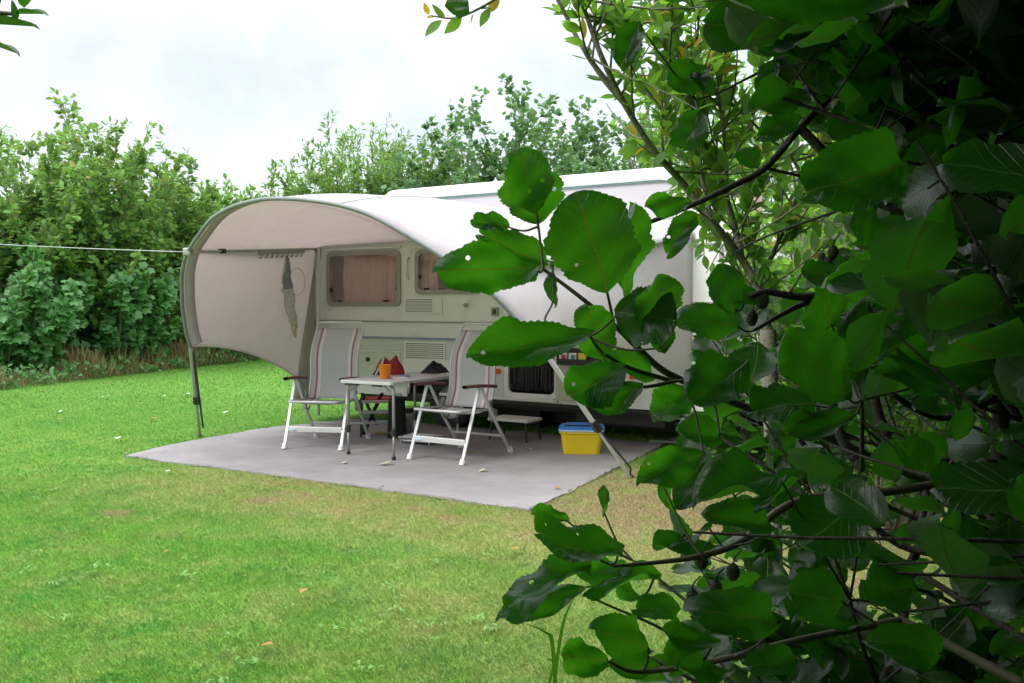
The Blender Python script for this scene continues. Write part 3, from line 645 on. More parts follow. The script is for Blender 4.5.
def resample(P, n):
    P = np.asarray(P); d = np.concatenate([[0], np.cumsum(np.linalg.norm(np.diff(P, axis=0), axis=1))]); t = np.linspace(0, d[-1], n)
    return np.stack([np.interp(t, d, P[:, i]) for i in range(3)], -1)
aw = empty('canopy_awning', tuple((A + B) / 2)); org = (A + B) / 2
tag(aw, 'rounded canvas canopy awning with curved grey hoop fixed to the caravan side', 'awning')
L = lambda p: np.asarray(p) - org
hoop_c = catmull(hp[2:25])
mb = MB(); mb.tube(L(hoop_c), .017, 10); mb.build('hoop', M['hoopgrey'], aw, smooth=True)
inward = norm(np.cross(norm(np.gradient(hoop_c, axis=0)), PN)); ctr = hoop_c.mean(0)
inward *= np.sign(np.sum((ctr - hoop_c) * inward, axis=1))[:, None]
back = -np.sign(np.dot(PN, -NIN)) * PN
back = back if np.dot(back, NIN) > 0 else -back
def sleeve(u, v):
    i = int(round(u * (len(hoop_c) - 1))); return L(hoop_c[i] + inward[i] * (.02 + .035 * v) + back * (.02 + .09 * v))
mb = MB(); mb.grid(sleeve, len(hoop_c) - 1, 1); mb.build('hoop_sleeve', M['sleeve'], aw, smooth=True, solid=.004)
# legs with brackets
for foot, top, side_ in ((hp[0], hp[2], -1), (hp[-1], hp[24], 1)):
    d = top - foot; mb = MB(); mb.tube([L(foot), L(foot + d * .55)], .015, 10); mb.tube([L(foot + d * .45), L(top)], .02, 10)
    lg = mb.build('leg', M['alum'] if side_ > 0 else M['steel'], aw, smooth=False)
    mb = MB(); mb.bar(L(foot + d * .40), L(foot + d * .48), .055, .055); mb.build('clamp', M['black'], lg, bevel=.006)
    mb = MB(); mb.tube([L(foot), L(foot + d * .02)], .028, 10); mb.build('foot_cap', M['black'], lg)
    mb = MB(); p1 = foot + d * .95 + e * .03; p2 = foot + d * .12 + e * (.06 if side_ < 0 else .10)
    if side_ < 0: mb.bar(L(p1), L(p2), .03, .006, up=tuple(nv))
    else: mb.tube([L(foot + d * .02), L(foot + d * .1 + e * .06), L(foot + d * .42 + e * .01)], .008, 6)
    mb.build('strap', M['dark'], lg)
# fabric: loft between hoop and the caravan side
hj = 8 * 6 - 2 * 6                       # index of the rod joint in hoop_c (hpx[8])
nh = len(hoop_c); hr = 19 * 6             # right-hand counterpart
Hroof = resample(hoop_c[hj:hr + 1], 61); Rroof = resample([car(-2.70, 2.09, .02), car(-2.6, 2.12, .02), car(1.95, 2.12, .02), car(2.1, 2.06, .02)], 61)
def roof_s(u, v):
    i = int(round(u * 60)); p = Hroof[i] * v + Rroof[i] * (1 - v)
    b = 4 * v * (1 - v); uu = math.sin(PI * min(1, max(0, u)))
    p = p + ZV * (.20 * b * uu ** .7) + (-U if u < .5 else U) * (.10 * b * abs(math.cos(PI * u))) + ZV * .006 * math.sin(31 * u) * b
    return L(p)
fab = [M['canvas_out'], M['canvas_in']]
mb = MB(); mb.grid(lambda u, v: roof_s(u, 1 - v), 60, 20); mb.build('canopy_roof', fab, aw, smooth=True, solid=.005, mat_off=1)
for uu in (.30, .62):
    mb = MB(); mb.tube([np.array(roof_s(uu, vv)) + ZV * .002 for vv in np.linspace(.02, .98, 24)], .0055, 6); mb.build('seam_and_shadow', M['sleeve'], aw, smooth=True)
Hl = resample(hoop_c[0:hj + 1], 31); Rl = resample([car(-2.74, .30, .02), car(-2.70, 2.09, .02)], 31)
def wall_l(u, v):
    i = int(round(u * 30)); p = Hl[i] * v + Rl[i] * (1 - v); b = 4 * v * (1 - v)
    p = p + ZV * (.17 * b * (1 - u) ** 1.5) - U * (.07 * b * math.sin(PI * u)) + U * .004 * math.sin(23 * v + 6 * u) * (1 - u)
    return L(p)
mb = MB(); mb.grid(wall_l, 30, 24); wl = mb.build('side_wall', fab, aw, smooth=True, solid=.005, mat_off=1)
Hr_ = resample(hoop_c[hr:], 31)[::-1]; Rr = resample([car(2.1, .22, .02), car(2.1, 2.06, .02)], 31)
def wall_r(u, v):
    i = int(round(u * 30)); p = Hr_[i] * v + Rr[i] * (1 - v); b = 4 * v * (1 - v)
    p = p + ZV * (.34 * (4 * v * (1 - v)) * (1 - u) ** 1.5) + U * (.07 * b * math.sin(PI * u)) + ZV * .3 * (1 - u) * 0
    return L(p)
mb = MB(); mb.grid(wall_r, 30, 24); wr = mb.build('side_wall', fab, aw, smooth=True, solid=.005, mat_off=1)
# draught strip and pressing pole at the caravan's left corner
mb = MB(); mb.grid(lambda u, v: L(car(-2.71 + .07 * v, .25 + 1.84 * u, .03 + (.05 + .42 * (1 - u)) * v)), 12, 4); mb.build('draught_strip', M['strip'], aw, solid=.004, smooth=True)
mb = MB(); mb.tube([L(car(-2.67, .05, .06)), L(car(-2.66, 2.1, .04))], .026, 10); mb.build('pressing_pole', M['white'], aw, smooth=True)
RJ, RC = hoop_c[hj], car(-2.69, 2.085, .05)
mb = MB(); mb.tube([L(RJ), L(RC)], .012, 8); rod = mb.build('spreader_rod', M['steel'], aw, smooth=True)
def on_rod(px):
    ts = np.linspace(0, 1, 400); pp = RJ[None] * (1 - ts[:, None]) + RC[None] * ts[:, None]; x, _, _ = proj(pp); return pp[np.argmin(abs(x - px))]
rd = norm(RC - RJ)
for px in (222.5, 316):
    p = on_rod(px); mb = MB(); mb.bar(L(p - rd * .035), L(p + rd * .035), .05, .045); mb.build('clamp', M['black'], rod, bevel=.006)
p = RJ; mb = MB(); mb.box(L(p), (.07, .07, .07)); mb.build('joint', M['steel'], rod, bevel=.012)
# ------------------------------------------------------------------ hook rail, hanging cloth bag, guy rope
p1, p2 = on_rod(259), on_rod(304); hk = empty('hook_rail', tuple((p1 + p2) / 2)); tag(hk, 'dark rail of small hooks clipped along the awning rod', 'hook rail')
Lh = lambda p: np.asarray(p) - (p1 + p2) / 2
mb = MB(); mb.bar(Lh(p1 - ZV * .022), Lh(p2 - ZV * .022), .02, .05); mb.build('rail', M['trim'], hk, bevel=.004)
HOOKS = [p1 + (p2 - p1) * (i + .5) / 9 for i in range(9)]
for q in HOOKS:
    mb = MB(); mb.tube([Lh(q - ZV * z + nv * y) for z, y in ((.045, 0), (.07, 0), (.085, .01), (.088, .025), (.075, .035))], .005, 6); mb.build('hook', M['dark'], hk, smooth=True)
q = HOOKS[5] - ZV * .09
cb = empty('cloth_bag', tuple(q)); tag(cb, 'grey and yellow folded cloth bag hanging from a hook under the awning rod', 'bag')
rd = np.array([.96, .28, 0])
def bagpart(z0, z1, w0, w1, x0, x1, name, m):
    def fn(u, v):
        a = 2 * PI * v; z = z0 + (z1 - z0) * u; w = w0 + (w1 - w0) * u; cx_ = x0 + (x1 - x0) * u
        r = 1 + .25 * math.sin(3 * a + 9 * u)
        return rd * (cx_ + w * r * math.cos(a)) + nv * (.3 * w * r * math.sin(a)) + ZV * z
    mb = MB(); mb.grid(fn, 12, 14); mb.build(name, m, cb, smooth=True)
bagpart(0.0, -.36, .012, .055, .0, -.01, 'upper_fold', M['bagblue'])
bagpart(-.35, -.72, .06, .045, -.01, .045, 'lower_fold', M['bagcloth'])
bagpart(-.71, -.90, .045, .012, .05, .07, 'tail', M['bagyel'])
bagpart(.02, -.30, .012, .016, -.015, -.06, 'piping', M['bagyel'])
mb = MB(); mb.tube([rd * (.10 + .085 * math.cos(a)) + ZV * (-.27 + .15 * math.sin(a)) for a in np.linspace(0, 2 * PI, 25)], .004, 6); mb.build('loop', M['bagyel'], cb, smooth=True)
ra = RJ; rb = at(-190, 231, 11.5)
mb = MB(); mb.tube([ra + (rb - ra) * t - ZV * .03 * 4 * t * (1 - t) for t in np.linspace(0, 1, 24)], .0032, 6)
tag(mb.build('guy_rope', M['rope'], smooth=True), 'pale guy rope stretched from the awning hoop across the hedge', 'rope')

# ------------------------------------------------------------------ folding chairs
def make_chair():
    t = empty('folding_chair')
    W = .285
    def back_p(u, v):                      # u height, v width
        z = .44 + .70 * u; y = .14 + .27 * u - .05 * math.sin(PI * min(1, u * 1.15)) + .045 * math.sin(2 * PI * u) ; w = .235 + .008 * u
        return (-w + 2 * w * v, y + .02 * (1 - (2 * v - 1) ** 2), z)
    mb = MB(); mb.grid(back_p, 20, 30); mb.build('backrest', M['stripes'], t, smooth=True, solid=.004)
    lf = [np.array(back_p(u, 0)) + (-.008, 0, 0) for u in np.linspace(0, 1, 14)]; rf = [np.array(back_p(u, 1)) + (.008, 0, 0) for u in np.linspace(1, 0, 14)]
    top = [np.array(back_p(1, 0)) + (.0 + .0, .012, .035), np.array(back_p(1, .06)) + (0, .02, .062), np.array(back_p(1, .94)) + (0, .02, .062), np.array(back_p(1, 1)) + (0, .012, .035)]
    mb = MB(); mb.tube(lf + top + rf, .012, 8); mb.build('back_frame', M['alum'], t, smooth=True)
    mb = MB(); mb.grid(lambda u, v: (-.24 + .48 * v, -.32 + .46 * u, .455 - .03 * math.sin(PI * u) - .012 * (1 - (2 * v - 1) ** 2) - .02 * u), 10, 20); mb.build('seat', M['stripes'], t, smooth=True, solid=.004)
    mb = MB(); mb.tube([(-.25, .2, .43), (-.25, -.32, .455), (-.235, -.345, .455), (.235, -.345, .455), (.25, -.32, .455), (.25, .2, .43)], .012, 8); mb.build('seat_frame', M['alum'], t, smooth=True)
    for s in (-1, 1):
        x = s * W
        mb = MB(); n = 14; prof = []
        mb.grid(lambda u, v: (x + (.026 + .008 * math.sin(PI * u)) * math.cos(2 * PI * v), -.32 + .50 * u, .672 - .03 * u + .008 * math.sin(PI * u) + .016 * math.sin(2 * PI * v)), 14, 12)
        mb.add([(x, -.325, .672), (x - .02, -.32, .672), (x + .02, -.32, .672)], [(0, 1, 2)]); mb.build('armrest', M['maroon'], t, smooth=True)
        mb = MB(); mb.bar((x, -.09, .655), (x, -.36, .012), .016, .032, up=(1, 0, 0)); l = mb.build('leg', M['alum'], t, bevel=.004)
        mb = MB(); mb.tube([(x, -.348, .045), (x, -.368, 0)], .024, 10); mb.build('foot_cap', M['white'], l, smooth=False)
        mb = MB(); mb.bar((x, -.06, .655), (x, .16, .34), .014, .03, up=(1, 0, 0)); mb.bar((x, .15, .355), (x, .44, .012), .016, .032, up=(1, 0, 0)); l = mb.build('leg', M['alum'], t, bevel=.004)
        mb = MB(); mb.tube([(x, .427, .045), (x, .45, 0)], .026, 10); mb.build('foot_cap', M['white'], l)
        mb = MB(); mb.tube([(s * .262, .17 + .05 * math.cos(a), .375 + .05 * math.sin(a)) for a in np.linspace(0, 2 * PI, 17)], .010, 6); mb.box((s * .265, .17, .40), (.012, .12, .05)); mb.box((s * .262, .13, .46), (.012, .05, .12)); mb.build('hinge', M['steel'], t)
    mb = MB(); mb.box((0, -.292, .185), (.55, .014, .055), (np.array([1, 0, 0]), np.array([0, .92, .38]), np.array([0, -.38, .92]))); fb = mb.build('front_bar', M['white'], t, bevel=.003)
    mb = MB(); mb.box((-.22, -.303, .19), (.06, .006, .03)); mb.build('sticker', M['lightblue'], fb)
    mb = MB(); mb.tube([(-W, .30, .175), (W, .30, .175)], .011, 8); mb.build('stretcher', M['alum'], t)
    return t
ch1 = make_chair()
zs = .012
def facing(c, d):                       # local -y looks along d
    return math.atan2(d[0], -d[1])
c1 = (gnd(284, 449) + gnd(340.6, 453) + gnd(313, 441) + gnd(367, 441)) / 4
ch1.location = (c1[0], c1[1], .018); ch1.rotation_euler = (0, 0, facing(None, (-.17, -.985)))
tag(ch1, 'striped folding armchair left of the table, facing the lawn', 'chair', 'folding camping chairs on the groundsheet')
ch2 = copy_tree(ch1)
c2 = (gnd(408, 458) + gnd(453.6, 465.5) + gnd(508, 452) + gnd(462, 445)) / 4
ch2.location = (c2[0] * .975, c2[1] * .975, .018); ch2.rotation_euler = (0, 0, facing(None, (-.52, -.855)))
tag(ch2, 'striped folding armchair right of the table, between table and caravan door', 'chair', 'folding camping chairs on the groundsheet')

# ------------------------------------------------------------------ folding table and what is on and under it
TZ = .715
a_, b_ = gnd(335, 379.5, TZ), gnd(397, 383, TZ); tx = norm(b_ - a_); ty = np.array([-tx[1], tx[0], 0]); TW, TL = .60, 1.15
tc = (a_ + b_) / 2 + ty * TL / 2
tb = empty('folding_table', (tc[0], tc[1], 0), math.atan2(tx[1], tx[0])); tag(tb, 'grey folding camping table with thin metal legs between the two chairs', 'table')
mb = MB(); mb.box((0, 0, TZ - .012), (TW, TL, .022)); to = mb.build('tabletop', M['table'], tb, bevel=.008)
mb = MB()
for s in (-1, 1): mb.box((s * (TW / 2 - .002), 0, TZ - .013), (.012, TL - .02, .03)); mb.box((0, s * (TL / 2 - .002), TZ - .013), (TW - .02, .012, .03))
mb.build('edge', M['alum'], to, bevel=.004)
for x_, w_ in ((-.18, .14), (.12, .10)): mb = MB(); mb.box((x_, -TL / 2 + .02, TZ - .035), (w_, .03, .022)); mb.build('leg_catch', M['black'], to)
for sx_ in (-1, 1):
    for sy in (-1, 1):
        x, y = sx_ * (TW / 2 - .035), sy * (TL / 2 - .07)
        mb = MB(); mb.tube([(x - sx_ * .03, y, TZ - .03), (x, y, TZ - .075), (x, y, .24)], .0145, 8); mb.tube([(x, y, .27), (x, y, .035)], .011, 8); l = mb.build('leg', M['steel'], tb, smooth=True)
        mb = MB(); mb.tube([(x, y, .23), (x, y, .29)], .021, 10); mb.box((x - .025, y, .255), (.03, .016, .016)); mb.build('clamp', M['black'], l)
        mb = MB(); mb.tube([(x, y, .045), (x, y, .016)], .019, 10); mb.build('foot_cap', M['black'], l)
        mb = MB(); mb.tube([(x, y, .60), (x - sx_ * .14, y - sy * .02, TZ - .03)], .006, 6); mb.build('brace', M['steel'], tb)
def ontable(px, py): p = gnd(px, py, TZ); return np.array([p[0], p[1], TZ])
p = ontable(385, 378.5)
cu = MB(); cu.lathe([(.0, .004), (.042, .0), (.046, .003), (.057, .125), (.061, .127), (.059, .131), (.054, .125), (.043, .008), (0, .006)], n=28)
o = cu.build('cup', M['orange_cup'], smooth=True); o.location = p; tag(o, 'orange plastic cup near the front edge of the table', 'cup')
# red bag, slumped
p = ontable(386, 375) + ty * .06
rb_ = empty('red_bag', tuple(p), 0.3); tag(rb_, 'dark red cloth bag slumped behind the orange cup', 'bag')
def bag(u, v):
    a = 2 * PI * v; z = .15 * u; r = (.125 - .05 * u + .012 * math.sin(4 * a + 5 * u)) * (1 if u < .98 else .75)
    return (r * math.cos(a) * 1.15, .62 * r * math.sin(a), z + .03 * u * math.sin(2 * a + 1) + .012 * u * math.sin(5 * a))
mb = MB(); mb.grid(bag, 14, 32); n0 = 14 * 33; mb.add([(0, 0, .13)] + [bag(1, j / 32) for j in range(32)], [(0, 1 + j, 1 + (j + 1) % 32) for j in range(32)]); mb.build('body', M['red_cloth'], rb_, smooth=True)
mb = MB(); mb.tube([(-.15, -.05, .0), (-.13, -.06, .04), (-.09, -.075, .11), (-.07, -.06, .17)], .012, 6); mb.build('strap', M['bagcloth'], rb_, smooth=True)
mb = MB(); mb.grid(lambda u, v: (-.17 + .09 * u, -.06 + .08 * v, .05 * math.sin(PI * u) * math.sin(PI * v) + .01), 6, 6); mb.build('flap', M['black_cloth'], rb_, smooth=True, solid=.01)
# black cloth
p = ontable(432, 373) + ty * .05
bc = MB()
def heap(u, v):
    a = 2 * PI * v; r = .13 * u; h = .075 * (1 - u ** 2) * (1 + .35 * math.sin(3 * a + 2) + .25 * math.sin(5 * a)) * (1 if u < .95 else 0)
    return (p[0] + r * math.cos(a) * (1 + .25 * math.sin(2 * a)), p[1] + r * math.sin(a), p[2] + .003 + max(0, h) + .006 * math.sin(9 * a + 14 * u))
bc.grid(heap, 12, 36); tag(bc.build('black_cap', M['black_cloth'], smooth=True, solid=.008), 'black crumpled cap lying at the far end of the table', 'cap')
# papers
for (px, py, rz, w, h, m, nm, lab, dz) in ((399, 378, .5, .15, .21, 'paper', 'paper', 'white sheet of paper lying beside the orange cup', .004), (404, 376.5, .2, .11, .16, 'bluepaper', 'leaflet', 'blue printed leaflet on the white paper', .010)):
    q = ontable(px, py); mb = MB(); mb.grid(lambda u, v: (q[0] + (u - .5) * w * math.cos(rz) - (v - .5) * h * math.sin(rz), q[1] + (u - .5) * w * math.sin(rz) + (v - .5) * h * math.cos(rz), q[2] + dz + .012 * (u - .5) ** 2), 6, 6)
    tag(mb.build(nm, M[m], smooth=True, solid=.002), lab, nm)
# rack under the table with magazines and tongs
q = gnd(378, 437); rk = empty('wire_rack', (q[0], q[1], .018), .1); tag(rk, 'low dark wire rack of magazines standing under the table', 'rack')
for x in (-.17, .17):
    for y in (-.13, .13): mb = MB(); mb.tube([(x, y, 0), (x, y, .42)], .009, 6); mb.build('post', M['black'], rk)
for z in (.14, .25, .36):
    mb = MB()
    for i in range(7): mb.tube([(-.17, -.13 + .26 * i / 6, z), (.17, -.13 + .26 * i / 6, z)], .005, 5)
    mb.tube([(-.17, -.13, z + .02), (.17, -.13, z + .02)], .007, 5); mb.build('wire_shelf', M['alum'], rk)
mb = MB(); mb.bar((-.16, .1, .0), (.05, -.12, .46), .05, .012); mb.bar((-.16, -.1, .46), (-.02, .1, .1), .04, .012); mb.build('folded_stand', M['black'], rk, bevel=.003)
for i, (m, z, rz, lab) in enumerate((('red', .395, .2, 'red magazine on top of the wire rack under the table'), ('wood', .372, -.15, 'tan magazine under the red one on the wire rack'))):
    mb = MB(); mb.box((0, 0, 0), (.27, .2, .014)); o = mb.build('magazine', M[m], bevel=.003); o.location = (q[0] + .01 * i, q[1], z + .018); o.rotation_euler = (.05, 0, rz); tag(o, lab, 'magazine')
q = gnd(394, 440); sb = empty('shopping_bag', (q[0] + .02, q[1] + .08, .018), .2); tag(sb, 'tall black bag standing under the table beside the wire rack', 'bag')
mb = MB(); mb.grid(lambda u, v: ((.1 - .015 * u) * (abs(math.cos(2 * PI * v)) ** .5) * np.sign(math.cos(2 * PI * v)), (.09 - .02 * u) * (abs(math.sin(2 * PI * v)) ** .5) * np.sign(math.sin(2 * PI * v)), .40 * u + .012 * math.sin(9 * v * PI) * u), 10, 28); mb.build('body', M['black_cloth'], sb, smooth=True)
mb = MB(); mb.tube([(-.05, -.07, .38), (-.04, -.08, .46), (.04, -.08, .46), (.05, -.07, .38)], .006, 6); mb.build('handle', M['black'], sb, smooth=True)
q = gnd(408.5, 437); jg = empty('water_canister', (q[0], q[1] + .1, .018)); tag(jg, 'round grey water canister standing behind the right chair leg', 'canister')
mb = MB(); mb.lathe([(0, 0), (.085, 0), (.10, .015), (.105, .1), (.10, .17), (.07, .21), (.035, .225), (.035, .25), (0, .25)], n=24); mb.build('body', M['jug'], jg, smooth=True)
mb = MB(); mb.lathe([(.038, .235), (.04, .265), (0, .268)], n=16); mb.build('cap', M['black'], jg)
mb = MB(); mb.tube([(-.06, 0, .21), (-.05, 0, .27), (.05, 0, .27), (.06, 0, .21)], .008, 6); mb.build('handle', M['black'], jg, smooth=True)
q = gnd(420, 446); st = empty('folding_grill', (q[0], q[1] + .06, .018), -.4); tag(st, 'silver folded metal grill lying flat behind the right chair', 'grill')
mb = MB()
for i in range(9): mb.tube([(-.18, -.12 + .03 * i, .07), (.18, -.12 + .03 * i, .07)], .005, 5)
mb.tube([(-.18, -.13, .07), (.18, -.13, .07), (.18, .13, .07), (-.18, .13, .07), (-.18, -.13, .07)], .008, 6); mb.build('grate', M['stain'], st)
mb = MB(); mb.box((0, 0, .035), (.32, .22, .02)); mb.build('tray', M['stain'], st, bevel=.006)
mb = MB()
for x in (-.16, .16): mb.tube([(x, -.12, 0), (x, -.12, .07)], .008, 6); mb.tube([(x, .12, 0), (x, .12, .07)], .008, 6)
mb.build('stub_feet', M['stain'], st)
q = gnd(381, 435.5); mb = MB(); mb.box((0, 0, .014), (.13, .07, .026)); o = mb.build('wood_block', M['wood'], bevel=.003); o.location = (q[0], q[1], .018); o.rotation_euler = (0, 0, .3); tag(o, 'small pale wooden block on the groundsheet under the table', 'block')
# step, tub
q = car(.31, 0, .30); sp = empty('caravan_step', (q[0], q[1], .018), ANG); tag(sp, 'flat white plastic step standing below the caravan doorway', 'step')
mb = MB(); mb.box((0, 0, .215), (.48, .30, .03)); mb.build('tread', M['white'], sp, bevel=.008)
for x in (-1, 1):
    for y in (-1, 1): mb = MB(); mb.tube([(x * .2, y * .12, .2), (x * .22, y * .14, 0)], .011, 8); mb.build('leg', M['black'], sp)
q = (gnd(562, 457) + gnd(604, 457)) / 2; tu = empty('storage_tub', (q[0], q[1] + .14, .018), -.12); tag(tu, 'yellow plastic tub with a blue lid standing by the awning leg', 'tub')
def rr_ring(w, d, r, z, n=5): return [(x, y, z) for x, y in rrect(-w / 2, w / 2, -d / 2, d / 2, r, n)]
def loft(rings):
    mb = MB(); n = len(rings[0]); vs = [v for R in rings for v in R]
    mb.add(vs, [(i * n + k, i * n + (k + 1) % n, (i + 1) * n + (k + 1) % n, (i + 1) * n + k) for i in range(len(rings) - 1) for k in range(n)]); return mb
mb = loft([rr_ring(.30, .22, .04, 0), rr_ring(.34, .25, .045, .004), rr_ring(.385, .29, .05, .19), rr_ring(.41, .31, .05, .195), rr_ring(.41, .31, .05, .215)])
mb.build('body', M['yellow'], tu, smooth=False, bevel=.003)
mb = loft([rr_ring(.42, .32, .05, .214), rr_ring(.425, .325, .05, .225), rr_ring(.42, .32, .05, .232)]); mb.build('rim', M['lightblue'], tu)
mb = loft([rr_ring(.42, .32, .05, .233), rr_ring(.42, .32, .05, .25), rr_ring(.39, .29, .05, .258), rr_ring(.34, .24, .04, .262), rr_ring(.30, .2, .03, .256)]); mb.add(rr_ring(.30, .2, .03, .272), [tuple(range(24))]); ld = mb.build('lid', M['bluep'], tu)
mb = MB(); mb.tube([(-.08, 0, .262), (-.07, 0, .272), (.07, 0, .272), (.08, 0, .262)], .010, 6); mb.build('handle', M['bluep'], ld, smooth=True)
q = gnd(530, 431); bk = empty('gas_crate', (q[0] - .1, q[1] + .6, 0), ANG); tag(bk, 'low dark crate pushed under the caravan behind the step', 'crate')
mb = MB(); mb.box((0, 0, .13), (.7, .3, .22)); mb.build('body', M['black'], bk, bevel=.01)
mb = MB(); mb.box((0, 0, .25), (.72, .32, .02)); mb.build('lid', M['chassis'], bk, bevel=.004)

# ------------------------------------------------------------------ fallen leaves
def fallen(px, py, s, m, lab, onsheet, i):
    q = gnd(px, py); a = i * 1.7; mb = MB()
    def fn(u, v):
        y = u; x = (v - .5) * .75 * math.sin(PI * min(1, u * .97 + .02)) ** .7
        z = .25 * (x ** 2) * 1.5 + .10 * math.sin(PI * u + a) + .05 * math.sin(5 * x + a)
        return ((x * math.cos(a) - (y - .5) * math.sin(a)) * s, (x * math.sin(a) + (y - .5) * math.cos(a)) * s, (z + .12) * s)
    mb.grid(fn, 7, 6); o = mb.build('fallen_leaf', M[m], smooth=True); o.location = (q[0], q[1], .022 if onsheet else .04); tag(o, lab, 'leaf', 'fallen leaves')
FL = [(344, 466, .07, 'deadleaf_pale', 'pale fallen leaf on the groundsheet below the left chair', 1), (385, 467, .11, 'deadleaf_pale', 'tan curled fallen leaf on the groundsheet in front of the table', 1), (469, 455, .09, 'deadleaf', 'rust red fallen leaf on the groundsheet under the right chair', 1), (483, 474, .08, 'deadleaf_pale', 'pinkish fallen leaf on the groundsheet right of the right chair', 1), (530, 452, .06, 'deadleaf_pale', 'small white fallen leaf on the groundsheet between right chair and tub', 1), (557, 491, .05, 'deadleaf', 'small brown fallen leaf near the right corner of the groundsheet', 1),
      (515, 556, .06, 'deadleaf', 'orange fallen leaf on the grass left of the hanging alder leaves', 0), (167, 559, .04, 'deadleaf', 'small brown leaf on the lower left lawn', 0), (58, 424, .11, 'deadleaf', 'brown fallen leaf on the far lawn left of the awning leg', 0), (153, 422, .10, 'deadleaf', 'rust fallen leaf on the lawn just left of the awning leg', 0), (267, 655, .05, 'deadleaf', 'yellowish leaf at the bottom edge of the lawn', 0), (304, 600, .06, 'deadleaf', 'brown fallen leaf on the lawn in front of the groundsheet', 0),
      (106, 400, .13, 'petal', 'white scrap on the far lawn below the hedge', 0), (187, 397, .12, 'petal', 'white scrap on the lawn beside the awning leg', 0), (163, 400, .1, 'petal', 'smaller white scrap on the lawn left of the awning leg', 0), (118, 443, .09, 'petal', 'white scrap on the lawn left of the groundsheet corner', 0), (225, 416, .1, 'petal', 'white scrap on the lawn right of the awning leg', 0), (168, 476, .06, 'petal', 'white scrap on the grass at the front edge of the groundsheet', 0), (62, 415, .09, 'petal', 'tiny white scrap on the far left lawn', 0)]
for i, (px, py, s, m, lab, on) in enumerate(FL): fallen(px, py, s, m, lab, on, i)

# ------------------------------------------------------------------ vegetation: leaf templates
def t_leaf(nv=3, fold=.12, w=.18, sk=1.0):
    """simple pointed leaf"""
    ys = np.linspace(0, 1, nv + 2); V = [(0, 0, 0)]; 
    for y in ys[1:-1]:
        x = w * math.sin(PI * y ** sk); V += [(-x, y, fold * x * 2), (0, y, 0), (x, y, fold * x * 2)]
    V.append((0, 1, -.05)); Fc = [(0, 2, 1), (0, 3, 2)]
    for i in range(nv - 1):
        a = 1 + 3 * i; Fc += [(a, a + 1, a + 4, a + 3), (a + 1, a + 2, a + 5, a + 4)]
    a = 1 + 3 * (nv - 1); t = len(V) - 1; Fc += [(a, a + 1, t), (a + 1, a + 2, t)]
    V = np.array(V); return V, Fc, V[:, :2]
def t_sycamore():
    """five pointed lobes, drooping tips"""
    P = []
    for ang, r in ((-150, .30), (-118, .62), (-92, .55), (-62, .84), (-34, .64), (0, 1.0), (34, .64), (62, .84), (92, .55), (118, .62), (150, .30)):
        a = math.radians(ang); P.append((r * math.sin(a) * .62, .32 + r * math.cos(a) * .62, -.16 * r * r))
    V = [(0, .3, .05), (0, 0, 0)] + P; n = len(P)
    Fc = [(0, 2 + i + 1, 2 + i) for i in range(n - 1)] + [(0, 2, 1), (0, 1, 2 + n - 1)]
    V = np.array(V); return V, Fc, V[:, :2]
def t_alder(nr, nc, wr=.42, fold=.1, curl=.0, wave=.0, serr=True, seed=0, irr=.09, crum=.0):
    """broad obovate alder leaf: blunt tip, toothed wavy margin, quilted between the veins"""
    r = np.random.default_rng(seed); ph = r.random(6) * 6; skew = r.normal(0, .07); notch = .05 + .07 * r.random()
    V = []; UV = []
    for i in range(nr + 1):
        u = i / nr; y = (1 - math.cos(PI * u)) / 2; y = .55 * y + .45 * u
        d = (y - .56) / (.56 if y < .56 else .44)
        w = wr * max(0.0, 1 - abs(d) ** (1.75 if y < .56 else 2.3)) ** (.72 if y < .56 else .60)
        if serr and 0 < i < nr: w *= (1.0 if i % 2 else .925 + .04 * r.random())
        for j in range(nc + 1):
            s = 2 * j / nc - 1; ww = w * (1 + irr * (.6 * math.sin(7 * y + ph[1] + (0 if s > 0 else 2.6)) + .5 * math.sin(17 * y + ph[4] + (0 if s > 0 else 1.9)) + .35 * math.sin(31 * y + ph[5] + (0 if s > 0 else 4.1)))); x = ww * s + skew * y * y
            yy = y - notch * max(0, y - .8) / .2 * (1 - abs(s)) ** 1.5 + (.025 * abs(s) if y > .7 else 0)
            q = yy - .85 * abs(x)
            z = fold * abs(x) * 1.2 - .012 * abs(math.sin(PI * q * 8)) * min(1, abs(s) * 3) + curl * (yy - .2) ** 2
            z += wave * (abs(s) ** 2) * math.sin(6.5 * yy + ph[2] + (1.9 if s > 0 else 0)) + .35 * wave * math.sin(4 * x / wr + ph[3]) * yy
            z += crum * (math.sin(9 * x + 5 * yy + ph[4]) + .7 * math.sin(15 * yy - 8 * x + ph[5]))
            V.append((x, yy, z)); UV.append((x - skew * y * y, yy))
    Fc = [(i * (nc + 1) + j, i * (nc + 1) + j + 1, (i + 1) * (nc + 1) + j + 1, (i + 1) * (nc + 1) + j) for i in range(nr) for j in range(nc)]
    return np.array(V), Fc, np.array(UV)

